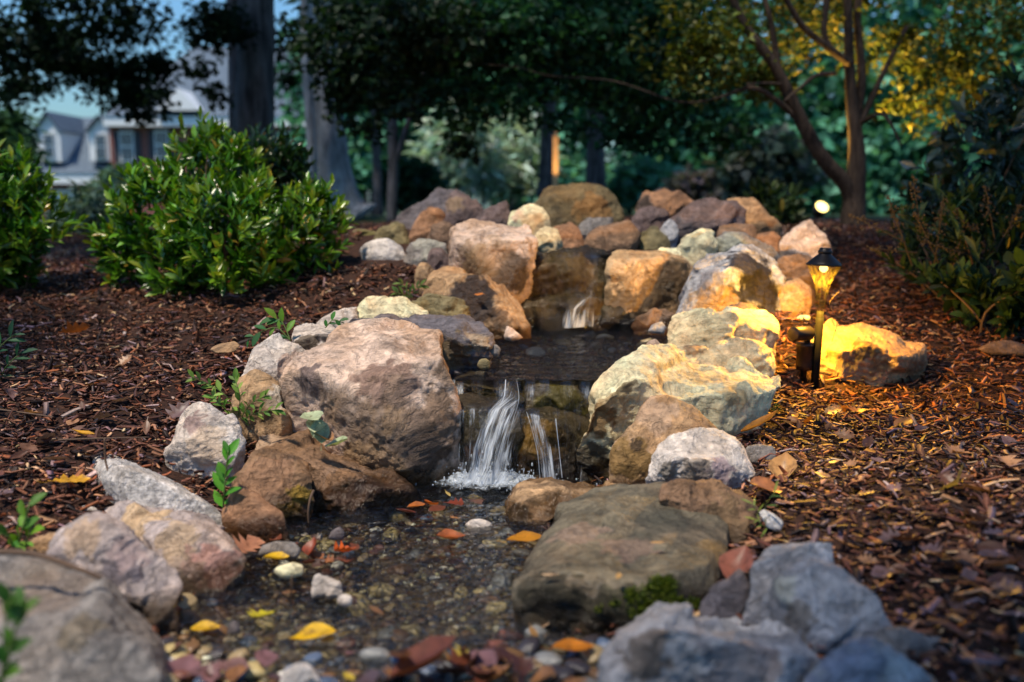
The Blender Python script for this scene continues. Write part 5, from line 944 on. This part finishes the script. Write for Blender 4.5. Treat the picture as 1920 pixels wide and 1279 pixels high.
sprig('weed', 'tiny fern growing against the front of the yellow lit boulder', 'plant', [[P(1640, 730, 3.64), P(1632, 700, 3.62), P(1640, 675, 3.62)], [P(1640, 730, 3.64), P(1650, 705, 3.62), P(1656, 688, 3.62)], [P(1640, 730, 3.64), P(1622, 710, 3.62), P(1616, 698, 3.62)]], M['leaf_soft'], .03, .3, [(70, 110, 40), (90, 126, 44)], 9, .3, .001)
sprig('weed', 'thin grass blades around the grey rounded stone right of the slab', 'plant', [[PZ(1430, 965, .1), P(1440, 940, 2.05), P(1452, 925, 2.05)], [PZ(1425, 975, .1), P(1418, 955, 2.05), P(1412, 945, 2.05)], [PZ(1440, 990, .1), P(1430, 985, 2.03), P(1420, 975, 2.03)]], M['leaf_soft'], .03, .16, [(120, 136, 60), (90, 120, 50)], 5, .3, .0008)
sprig('weed', 'low green weeds on the mulch left of the sloping tan stone', 'plant', [[P(770, 560, 3.95), P(762, 540, 3.95), P(750, 530, 3.95)], [P(772, 560, 3.95), P(780, 540, 3.95), P(790, 535, 3.95)], [P(770, 560, 3.95), P(755, 552, 3.93), P(742, 548, 3.93)]], M['leaf_soft'], .035, .35, [(64, 92, 36), (84, 106, 44)], 8, .3, .001)
# wilted pale leaves on the boulder, dead twigs
wl = empty('wilted_sprig', P(590, 800, 2.64), 'wilted pale green leaf cluster draped between the biggest boulder and the long wet boulder', 'leaves')
for (x, y, s, yaw, c) in ((585, 785, .085, 2.2, (178, 188, 148)), (598, 808, .075, 2.0, (160, 176, 136)), (632, 834, .085, 2.6, (170, 186, 144)), (606, 822, .07, 2.4, (176, 128, 84)), (590, 800, .07, 1.7, (190, 196, 160))):
    o = fallen(P(x, y, 2.62), s, c, 'oval', None, yaw, .5, .5); del o['category']; o.name = 'leaf'; part(o, wl)
def twig(label, pts, r): 
    bm = bmesh.new(); tube(bm, [(p, r * (1 - .6 * i / len(pts))) for i, p in enumerate(pts)], 6, 5); o = link('twig', bm_mesh('twig', bm, True), M['twig']); tag(o, label, 'twig')
twig('thin dark bent twig standing against the granite boulder', [PZ(205, 930, .1), P(206, 895, 2.32), P(198, 865, 2.34), P(196, 822, 2.34)], .004)
twig('long dead stem arching over the blurred grey boulder at the left edge', [P(-30, 1035, 1.62), P(60, 1038, 1.6), P(150, 1068, 1.58), P(190, 1085, 1.58)], .006)
twig('fine bare twig on the mulch of the left bank', [PZ(0, 768, .2), PZ(60, 776, .2), PZ(100, 782, .2)], .003)
twig('pale thin twig lying near the yellow curled leaf on the left bank', [PZ(110, 825, .19), PZ(190, 822, .19), PZ(280, 820, .18)], .003)
twig('bare stick rising from the lower pool beside the two toned stone', [PZ(546, 1135, -.02), P(546, 1110, 1.86), P(547, 1078, 1.86)], .0022)
twig('yellow bent stalk hanging into the water between two brown boulders', [P(588, 920, 2.42), P(582, 935, 2.40), P(578, 960, 2.39), P(579, 982, 2.39)], .004)
twig('thin bare wiry twigs curling beside the lit path light', [P(1560, 640, 3.48), P(1570, 600, 3.46), P(1555, 570, 3.46), P(1575, 545, 3.46)], .0012)
# ---------------------------------------------------------------- trees
def crown(name, lumps, n, L0, pal, mat, root, wr=.6, thr=-.25, gs=1.2, flat=.5, shell=.0, detail=False):
    p, u, r = lumps_pts(lumps, int(n * 1.5), shell); m = gapmask(p, gs, thr); p, u = p[m][:n], u[m][:n]; k = len(p)
    D = unit(k); D[:, 2] = D[:, 2] * .5 - .25; Nn = RNG.normal(0, flat, (k, 3)) + np.array([0, 0, 1.]); Ln = L0 * RNG.uniform(.6, 1.3, k)
    return link(name, leaf_cloud(name, p, D, Nn, Ln, Ln * wr, cols(k, pal, .35), detail), mat, root)
def trunk_part(name, chains, mat, root, segs=12, rough=.12):
    bm = bmesh.new()
    for ch in chains: tube(bm, ch, segs, 6, rough)
    return link(name, bm_mesh(name, bm, True), mat, root)
def TP_(x, y, d, rpx): return (P(x, y, d), rpx * d / F)
OAKG = [(22, 40, 28), (28, 50, 34), (18, 34, 28), (34, 56, 36)]
MPG = [(36, 78, 54), (48, 96, 66), (28, 60, 46), (62, 112, 78)]
FARG = [(40, 72, 52), (50, 86, 62), (34, 60, 46), (58, 92, 66)]
# the forked maple lit from below
mp = empty('tree', P(1598, 425, 6.8), 'forked dark barked tree on the right, its canopy lit yellow from below', 'tree')
trunk_part('trunk', [[TP_(1598, 445, 6.8, 30), TP_(1599, 415, 6.8, 24), TP_(1602, 370, 6.8, 20), TP_(1606, 320, 6.8, 17), TP_(1606, 270, 6.8, 14), TP_(1598, 200, 6.8, 11), TP_(1592, 100, 6.8, 9), TP_(1588, -60, 6.8, 6)],
                     [TP_(1600, 380, 6.8, 17), TP_(1585, 345, 6.78, 15), TP_(1545, 300, 6.75, 14), TP_(1515, 250, 6.72, 13), TP_(1490, 200, 6.7, 12), TP_(1450, 120, 6.65, 10), TP_(1395, 45, 6.6, 8), TP_(1360, -40, 6.55, 6)]], M['bark_maple'], mp)
trunk_part('limbs', [[TP_(1506, 235, 6.72, 7), TP_(1470, 200, 6.68, 6), TP_(1412, 165, 6.6, 4.5), TP_(1340, 185, 6.6, 2.2), TP_(1270, 190, 6.8, 1.8), TP_(1150, 152, 7.2, 1.5), TP_(1030, 142, 7.5, 1.3), TP_(960, 125, 7.6, 1.1), TP_(800, 116, 7.7, .8)],
                     [TP_(1458, 130, 6.66, 7), TP_(1452, 80, 6.64, 6), TP_(1440, 20, 6.6, 5), TP_(1420, -40, 6.6, 4)],
                     [TP_(1600, 250, 6.8, 9), TP_(1616, 150, 6.85, 8), TP_(1608, 40, 6.9, 7), TP_(1615, -50, 6.9, 5)],
                     [TP_(1594, 120, 6.78, 7), TP_(1560, 95, 6.7, 7), TP_(1510, 55, 6.65, 6), TP_(1480, 10, 6.6, 5), TP_(1450, -50, 6.55, 4)],
                     [TP_(1562, 98, 6.72, 5), TP_(1545, 60, 6.75, 6), TP_(1550, 0, 6.8, 6), TP_(1545, -50, 6.8, 5)],
                     [TP_(1608, 240, 6.8, 7), TP_(1632, 190, 6.85, 6), TP_(1655, 140, 6.9, 5), TP_(1700, 50, 6.95, 4)],
                     [TP_(1566, 138, 6.7, 4), TP_(1530, 142, 6.6, 4), TP_(1500, 165, 6.55, 3), TP_(1470, 190, 6.5, 2)],
                     [TP_(1612, 230, 6.8, 4), TP_(1650, 214, 6.6, 3.5), TP_(1670, 232, 6.5, 3), TP_(1690, 275, 6.45, 2)],
                     [TP_(1480, 160, 6.68, 3), TP_(1440, 156, 6.6, 2.5), TP_(1400, 158, 6.5, 2)]], M['bark_maple'], mp, 10)
crown('crown', [lp(1700, 60, 7.1, 120, 1, .8), lp(1790, 120, 7.0, 110, 1, .7), lp(1600, 10, 7.3, 120, 1, .7), lp(1460, 40, 7.2, 140, 1, .7), lp(1770, 230, 7.0, 80, 1, .5), lp(1870, 60, 7.0, 110, 1, 1), lp(1440, 150, 6.9, 80, 1, .5), lp(1320, 90, 6.9, 140, 1, .7), lp(1660, 215, 6.5, 26, 1, .5), lp(1690, 190, 6.9, 50, 1, .5), lp(1670, 275, 6.6, 22, 1, .4), lp(1530, 150, 6.9, 40, 1, .5), lp(1750, 190, 7.1, 70, 1, .6), lp(1830, 200, 7.1, 60, 1, .6)], 8200, .062, [(66, 82, 30), (84, 94, 34), (52, 70, 30), (104, 104, 40)], M['leaf_soft'], mp, .62, .02, 2.6, .5)
o = crown('drooping_branches', [lp(1150, 80, 8.2, 160, 1, .7), lp(980, 60, 8.0, 160, 1, .7), lp(1260, 190, 8.4, 110, 1, .6), lp(1080, 190, 8.1, 130, 1, .5), lp(900, 170, 7.9, 120, 1, .6), lp(1180, 260, 8.6, 90, 1, .4), lp(1360, 250, 8.0, 70, 1, .5), lp(840, 60, 7.9, 130, 1, .7), lp(1240, 60, 8.2, 120, 1, .8)], 10500, .085, MPG, M['leaf_soft'], mp, .65, -.16, 2.2, .5)
# the dark leaf sprays hanging at the left of centre
sp_t = empty('tree', P(700, 430, 8.2), 'slim tree with dark drooping leaf sprays hanging over the back of the rock pile', 'tree')
trunk_part('trunk', [[TP_(735, 420, 9, 11), TP_(737, 330, 9, 10), TP_(736, 240, 9, 9), TP_(735, 100, 9, 8), TP_(760, -60, 9, 6)], [TP_(738, 310, 9, 7), TP_(752, 270, 9, 6), TP_(768, 220, 9, 5), TP_(800, 120, 9, 4)]], M['bark_grey'], sp_t)
crown('crown', [lp(700, 100, 7.4, 130, 1, .7), lp(660, 200, 7.4, 60, 1, .8), lp(640, 225, 7.2, 40, 1, .6), lp(760, 180, 7.4, 80, 1, .5), lp(860, 270, 7.0, 32, 1, 1.5), lp(850, 310, 7.0, 24, 1, .8), lp(800, 60, 7.4, 120, 1, .6), lp(700, 240, 7.2, 40, 1, .6), lp(640, 60, 7.6, 100, 1, .7)], 6500, .075, [(22, 42, 28), (30, 52, 34), (38, 64, 40)], M['leaf_soft'], sp_t, .7, -.10, 2.6, .6)
def big_tree(label, chains, lumps, n, L0, pal, bark='bark_grey', mat='leaf_far', group=None, thr=-.2, gs=.8, d=12, wr=.6):
    t = empty('tree', chains[0][0][0], label, 'tree', group); trunk_part('trunk', chains, M[bark], t, 14, .10)
    if lumps: crown('crown', lumps, n, L0, pal, M[mat], t, wr, thr, gs, .6)
    return t
big_tree('thick dark trunked oak rising behind the round glossy bush', [[TP_(474, 400, 11, 44), TP_(474, 300, 11, 37), TP_(478, 150, 11, 34), TP_(480, 0, 11, 33), TP_(482, -250, 11, 30)], [TP_(450, 330, 11.2, 22), TP_(446, 150, 11.2, 17), TP_(436, -100, 11.2, 14)]],
         [lp(60, 25, 9.5, 130, 1, .5), lp(220, 20, 9.5, 120, 1, .35), lp(40, 190, 9, 46, 1, .4), lp(255, 170, 9.5, 62, 1, .42), lp(200, 60, 9.5, 60, 1, .3), lp(390, 40, 10, 60, 1, .6), lp(375, 120, 10, 44, 1, .8), lp(395, 180, 10, 40, 1, .6), lp(200, 130, 9.8, 70, 1, .25), lp(560, 60, 11.5, 70, 1, .9), lp(540, 160, 12, 50, 1, .8), lp(90, 110, 9.5, 80, 1, .3), lp(-30, 90, 9, 80, 1, .8), lp(120, 90, 10, 150, 1, .6), lp(255, 180, 10, 84, 1, .5), lp(300, 120, 10, 50, 1, 1), lp(30, 160, 10, 60, 1, .6), lp(420, 60, 10.5, 60, 1, 1), lp(325, 70, 10, 46, 1, 1), lp(290, 215, 10, 46, 1, .35)], 14500, .085, OAKG, thr=-.0, gs=2.6)
big_tree('broad grey trunked oak standing left of the rock pile', [[TP_(655, 420, 10, 62), TP_(640, 395, 10, 46), TP_(625, 330, 10, 36), TP_(614, 240, 10, 31), TP_(606, 120, 10, 29), TP_(600, -150, 10, 26)]], [(Vector((-1.5, 7.5, 6.2)), (2.6, 2.4, 1.4)), (Vector((1.2, 7.5, 6.0)), (2.6, 2.4, 1.4)), (Vector((-.2, 10.5, 6.0)), (4, 2.6, 1.6)), (Vector((-4, 9.5, 5.8)), (2.4, 2.6, 1.4)), (Vector((4, 9, 6)), (2.8, 3, 1.6)), (Vector((-2, 13.0, 7.5)), (4, 2, 1.5))], 8000, .28, OAKG, bark='bark_pale', thr=-.5)  # overhead crown lumps, out of view, put in to shade the background
big_tree('slender pale trunk hugging the left side of the broad grey oak', [[TP_(586, 345, 9.6, 10), TP_(583, 250, 9.6, 9.5), TP_(576, 150, 9.6, 9), TP_(572, 60, 9.6, 8), TP_(570, -200, 9.6, 7)]], None, 0, 0, OAKG, bark='bark_pale')
BG = 'straight trunked trees behind the rock pile'
big_tree('bluish grey straight trunk behind the pale glowing post', [[TP_(1026, 370, 15, 18), TP_(1028, 280, 15, 15), TP_(1030, 150, 15, 14), TP_(1032, -200, 15, 12)]], [lp(1020, 20, 15, 190, .8, .7), lp(900, -60, 15, 160, .8, .7)], 3000, .24, FARG, group=BG, thr=-.35)
big_tree('darker straight trunk right of the glowing post', [[TP_(1116, 370, 16, 20), TP_(1117, 260, 16, 17), TP_(1118, 120, 16, 16), TP_(1120, -200, 16, 14)]], [lp(1120, 60, 16, 180, .8, .8), lp(1240, -20, 16, 180, .8, .7)], 3000, .24, FARG, group=BG, thr=-.35)
big_tree('thin dark trunk left of the slim tree with drooping sprays', [[TP_(712, 420, 14, 9), TP_(706, 300, 14, 8), TP_(700, 100, 14, 7), TP_(700, -200, 14, 6)]], [lp(720, 60, 14, 150, .8, .9)], 2200, .24, FARG, thr=-.35)
# hedges and far trees, each its own
def far_tree(label, x, y, d, r, n, L0, pal, sy=1, sz=1, trunk=8, thr=-.3, name='tree', group='trees and tall bushes far behind', wr=.6, extra=()):
    base = P(x, 395, d); base.z = H(base.x, base.y) - .1; t = empty(name, base, label, 'tree' if name == 'tree' else 'bush', group)
    trunk_part('trunk', [[(base, trunk * d / F), (P(x, y, d), trunk * .5 * d / F)]], M['bark_grey'], t, 8)
    crown('crown', [lp(x, y, d, r, sy, sz), lp(x - r * .5, y + r * .3 * sz, d, r * .6, sy, sz), lp(x + r * .5, y + r * .35 * sz, d - .3, r * .6, sy, sz), lp(x + r * .1, y - r * .5 * sz, d, r * .6, sy, sz)] + list(extra), n, L0, pal, M['leaf_far'], t, wr, thr, .7 * 20 / d, .7)
WIL = [(196, 220, 210), (176, 208, 198), (208, 226, 218), (150, 184, 170)]
far_tree('pale teal weeping willowy shrub left of centre beyond the rocks', 860, 285, 17, 80, 2400, .30, WIL, .8, 1.1, thr=-.25, name='shrub', wr=.22)
far_tree('pale bluish feathery shrub between the drooping spray and the glowing post', 960, 290, 18, 72, 2600, .30, WIL, .8, 1.2, thr=-.3, name='shrub', wr=.22)
far_tree('pale green bush low behind the two straight trunks', 1205, 335, 17, 60, 1600, .22, [(100, 160, 130), (120, 172, 144), (80, 136, 110)], .8, .8, thr=-.3, name='shrub')
far_tree('dark bush between the slim tree and the weeping shrub', 770, 345, 15, 56, 1500, .2, FARG[:3], .8, .8, name='shrub')
far_tree('grey mauve blooming shrub low behind the brown and black capstone', 1310, 360, 14, 70, 1600, .18, [(112, 112, 112), (92, 100, 96), (128, 120, 124)], .8, .5, name='shrub')
far_tree('grey pink shrub left of the forked tree base', 1440, 320, 13, 90, 1800, .18, [(104, 108, 104), (84, 100, 92), (70, 92, 80)], .8, .8, name='shrub')
far_tree('pale grey twiggy shrub between the two glossy bushes', 170, 430, 8, 100, 2600, .11, [(96, 120, 108), (80, 106, 92), (112, 134, 120)], .8, .8, name='shrub', wr=.25, thr=-.35)
far_tree('feathery conifer like bush standing at the left edge before the house', 5, 285, 12, 66, 2300, .20, [(54, 88, 62), (70, 108, 78), (44, 74, 54)], .8, 1.2, wr=.25)
far_tree('greyish bush in front of the house garage doors', 225, 345, 16, 50, 1100, .2, [(84, 112, 100), (66, 96, 84)], .8, .7, name='shrub', wr=.4)
TEAL = [(66, 126, 104), (86, 148, 122), (52, 104, 86), (104, 162, 136)]
for (x, y, d, r, s, lab) in ((700, 120, 24, 170, 1.2, 'tall dark tree behind the slim drooping tree'), (860, 130, 27, 190, 1.1, 'tall tree filling the gap above the weeping shrubs'), (1020, 150, 26, 180, 1.1, 'dense green tree behind the glowing post'), (1180, 170, 25, 170, 1.1, 'dense dark tree behind the two straight trunks'),
                         (1320, 220, 22, 150, 1.0, 'green tree left of the forked tree far behind'), (1470, 120, 24, 190, 1.2, 'brighter teal tree seen through the fork of the lit tree'), (1640, 180, 23, 190, 1.2, 'green tree directly behind the forked trunk'), (1800, 120, 22, 200, 1.3, 'tree behind the yellow lit canopy at the right'), (1950, 200, 20, 190, 1.3, 'tree cut off by the right edge far behind'),
                         (1560, 320, 19, 120, .8, 'low green bushy tree behind the base of the forked tree'), (1400, 380, 20, 110, .5, 'low bushy tree behind the right of the rock pile'), (1730, 330, 18, 130, .8, 'low green bushy tree right of the forked trunk'), (620, 300, 22, 70, 1.0, 'narrow tree between the oak and the slim tree'), (1060, 350, 24, 130, .4, 'low hedge like tree behind the dome boulder'), (760, 270, 26, 110, .9, 'shadowy tree behind the dark bush')):
    far_tree(lab, x, y, d, r, 2600, .34, TEAL, .6, s, thr=-.45, group='dense trees far behind')

# ---------------------------------------------------------------- the glowing post and the house
pb = P(1041, 362, 12); q = 12 / F
po = empty('garden_post', pb, 'slim pale post glowing orange in lamp light in front of the bluish trunk', 'post')
bm = bmesh.new(); box(bm, pb.x - 5 * q, pb.x + 5 * q, pb.y - 5 * q, pb.y + 5 * q, pb.z - .2, pb.z + 100 * q); link('shaft', bm_mesh('shaft', bm), M['post'], po)
bm = bmesh.new(); box(bm, pb.x - 6 * q, pb.x + 6 * q, pb.y - 6 * q, pb.y + 6 * q, pb.z + 100 * q + .002, pb.z + 104 * q); lathe(bm, [(1.5 * q, 104 * q), (3.5 * q, 107 * q), (3.5 * q, 111 * q), (1 * q, 114 * q)], pb, 12); link('finial', bm_mesh('finial', bm), M['post'], po)
L = bpy.data.lights.new('post_lamp', 'SPOT'); L.energy = 26; L.color = (1, .58, .2); L.spot_size = R(40); L.spot_blend = .6; L.shadow_soft_size = .03
lo = bpy.data.objects.new('post_lamp', L); COL.objects.link(lo); lo.location = pb + Vector((0, -.5, .02)); lo.rotation_euler = (-(Vector((pb.x, pb.y, pb.z + .45)) - lo.location)).to_track_quat('Z', 'Y').to_euler(); lo.parent = po; lo.matrix_parent_inverse = po.matrix_world.inverted()
HD = 42.0; hq = HD / F
def hx_(x): return P(x, 377, HD).x
def hz_(y): return P(960, y, HD).z
house = empty('house', Vector((hx_(200), HD, hz_(420))), 'brick house with blue grey roof, white trim and two dormers beyond the trees', 'house')
def hpart(name, mat, fn, par=None):
    bm = bmesh.new(); fn(bm); return link(name, bm_mesh(name, bm), M[mat], par or house)
def bx(x0, x1, y0, y1, d0, d1): return lambda bm: box(bm, hx_(x0), hx_(x1), HD + d0, HD + d1, hz_(y1), hz_(y0))
hpart('wall', 'brick', lambda bm: (bx(75, 222, 345, 470, 0, 6)(bm), bx(222.2, 640, 238, 470, -.6, 8)(bm)))
hpart('fascia', 'trim', lambda bm: (bx(60, 221, 326, 345, -.5, 0)(bm), bx(221.5, 650, 222, 240, -1.1, -.62)(bm)))
def groof(bm):
    a = [(hx_(58), HD - .55, hz_(326)), (hx_(221), HD - .55, hz_(326)), (hx_(221), HD + 3.2, hz_(208)), (hx_(75), HD + 3.2, hz_(208))]; poly_prism(bm, a, (0, .35, -.15))
def mroof(bm):
    a = [(hx_(222), HD - 1.15, hz_(222)), (hx_(660), HD - 1.15, hz_(222)), (hx_(560), HD + 4, hz_(60)), (hx_(318), HD + 4, hz_(60))]; poly_prism(bm, a, (0, .4, -.15))
    b = [(hx_(222), HD - 1.15, hz_(222)), (hx_(318), HD + 4, hz_(60)), (hx_(222), HD + 8, hz_(222))]; poly_prism(bm, b, (.2, .1, -.15))
rf = hpart('roof', 'roof', lambda bm: (groof(bm), mroof(bm)))
def gable(bm):
    a = [(hx_(320), HD - 1.3, hz_(212)), (hx_(400), HD - 1.3, hz_(212)), (hx_(362), HD - 1.3, hz_(172))]; poly_prism(bm, a, (0, 2.5, 0))
hpart('gable', 'trim', gable)
for x0, x1, yt, ye, yb in ((84, 126, 215, 245, 304), (179, 222, 222, 246, 302)):
    xm = (x0 + x1) / 2
    def front(bm): poly_prism(bm, [(hx_(x0), HD - .3, hz_(yb)), (hx_(x1), HD - .3, hz_(yb)), (hx_(x1), HD - .3, hz_(ye)), (hx_(xm), HD - .3, hz_(yt)), (hx_(x0), HD - .3, hz_(ye))], (0, 3.2, 0))
    dm = hpart('dormer', 'trim', front)
    def droof(bm):
        for s in (x0 - 3, x1 + 3): poly_prism(bm, [(hx_(s), HD - .5, hz_(ye + 3)), (hx_(xm), HD - .5, hz_(yt - 3)), (hx_(xm), HD + 3.0, hz_(yt - 3)), (hx_(s), HD + 3.0, hz_(ye + 3))], (0, 0, .06))
    hpart('dormer_roof', 'roof', droof, dm)
    wn = hpart('window', 'trim', bx(x0 + 10, x1 - 10, ye + 4, yb - 4, -.36, -.302), dm)
    hpart('pane', 'pane', lambda bm: [bx(a, a + (x1 - x0 - 28) / 2, b_, b_ + 20, -.39, -.362)(bm) for a in (x0 + 13, x0 + 15 + (x1 - x0 - 28) / 2) for b_ in (ye + 8, ye + 31)], wn)
for x0, x1, yt, yb in ((242, 268, 248, 305), (306, 332, 246, 300), (400, 426, 250, 304), (530, 560, 250, 310)):
    wn = hpart('window', 'trim', bx(x0, x1, yt, yb, -.70, -.603)); hpart('pane', 'pane', lambda bm: [bx(a, a + 9, b_, b_ + (yb - yt - 12) / 2, -.74, -.702)(bm) for a in (x0 + 3, x0 + 14) for b_ in (yt + 4, yt + 8 + (yb - yt - 12) / 2)], wn)
    hpart('shutter', 'shutter', bx(x0 - 12, x0 - 1, yt, yb, -.66, -.603)); hpart('shutter', 'shutter', bx(x1 + 1, x1 + 12, yt, yb, -.66, -.603))
for x0, x1 in ((95, 145), (160, 212)): hpart('garage_door', 'trim', bx(x0, x1, 356, 430, -.06, -.002))

# unseen tree added behind the camera so its crown shades the front right corner
bt = empty('tree', Vector((-2.2, -2.4, 0)), 'added unseen tree behind the viewer, its crown shading the front right corner', 'tree')
trunk_part('trunk', [[(Vector((-2.2, -2.4, -.1)), .2), (Vector((-2.1, -2.2, 2)), .16), (Vector((-1.6, -1.2, 4)), .10), (Vector((-1.0, -.4, 4.8)), .06)]], M['bark_grey'], bt)
crown('crown', [(Vector((-1.35, -.75, 4.4)), (1.0, .9, .6)), (Vector((-.5, -.2, 4.6)), (.9, .8, .5)), (Vector((-1.9, -1.6, 4.8)), (1.2, 1, .7))], 3600, .13, OAKG, M['leaf_soft'], bt, .65, -.45, 1.2, .4)

bt = empty('tree', Vector((-4.8, 1.2, .2)), 'added unseen tree on the left whose crown shades the upper left mulch', 'tree')  # put in out of view to block sun from the upper left mulch
trunk_part('trunk', [[(Vector((-4.8, 1.2, .1)), .16), (Vector((-4.7, 1.3, 2)), .12), (Vector((-4.2, 1.5, 4)), .08), (Vector((-3.8, 1.6, 4.6)), .05)]], M['bark_grey'], bt)
crown('crown', [(Vector((-3.5, 1.9, 4.5)), (1.1, .9, .6)), (Vector((-4.4, 2.7, 4.7)), (.9, .8, .5))], 2600, .12, OAKG, M['leaf_soft'], bt, .65, -.35, 1.2, .4)
bt = empty('tree', Vector((2.9, 1.2, .15)), 'added unseen tree on the right whose crown shades the right bank mulch', 'tree')  # added out of frame so the right bank mulch falls in shade
trunk_part('trunk', [[(Vector((2.9, 1.2, .0)), .14), (Vector((2.8, 1.2, 2)), .11), (Vector((1.6, 1.5, 4)), .07), (Vector((.1, 1.6, 4.6)), .04)]], M['bark_grey'], bt)
crown('crown', [(Vector((-.1, 1.75, 4.5)), (.85, .75, .45)), (Vector((.8, 1.6, 4.6)), (.9, .8, .5)), (Vector((.9, 2.6, 4.6)), (1., .8, .5))], 3000, .11, OAKG, M['leaf_soft'], bt, .65, -.35, 1.2, .4)

# unseen crowns added overhead to cut the sky light, open towards the sun
for k_, (lab, base_, lumps_) in enumerate((('added unseen tree behind the viewer to the right, blocking sky light', (3.6, -3.0), [((3.0, -2.2, 6.8), (2.3, 2.0, .8)), ((.6, -4.0, 7.0), (2.2, 1.8, .8))]),
        ('added unseen tree on the right, its crown blocking sky light over the garden', (5.6, 3.4), [((3.4, 2.0, 7.0), (2.4, 2.2, .8)), ((1.2, 3.2, 7.2), (1.9, 1.7, .7)), ((3.2, 5.2, 7.0), (2.2, 1.8, .8))]),
        ('added unseen tree on the far left, its crown blocking sky light over the garden', (-7.4, 3.0), [((-6.4, 2.6, 7.0), (1.8, 2.2, .8)), ((-4.4, 4.6, 7.0), (1.7, 1.3, .7)), ((-7, -1.5, 7), (2.2, 2.2, .8))]))):
    bx_, by_ = base_; t = empty('tree', Vector((bx_, by_, H(bx_, by_))), lab, 'tree')
    trunk_part('trunk', [[(Vector((bx_, by_, H(bx_, by_) - .1)), .26), (Vector((bx_, by_, 3)), .2), (Vector((bx_ * .9, by_ * .9, 6.6)), .1)]], M['bark_grey'], t)
    crown('crown', [(Vector(c), r) for c, r in lumps_], 2600, .36, OAKG, M['leaf_far'], t, .65, -.6, .8, .4)
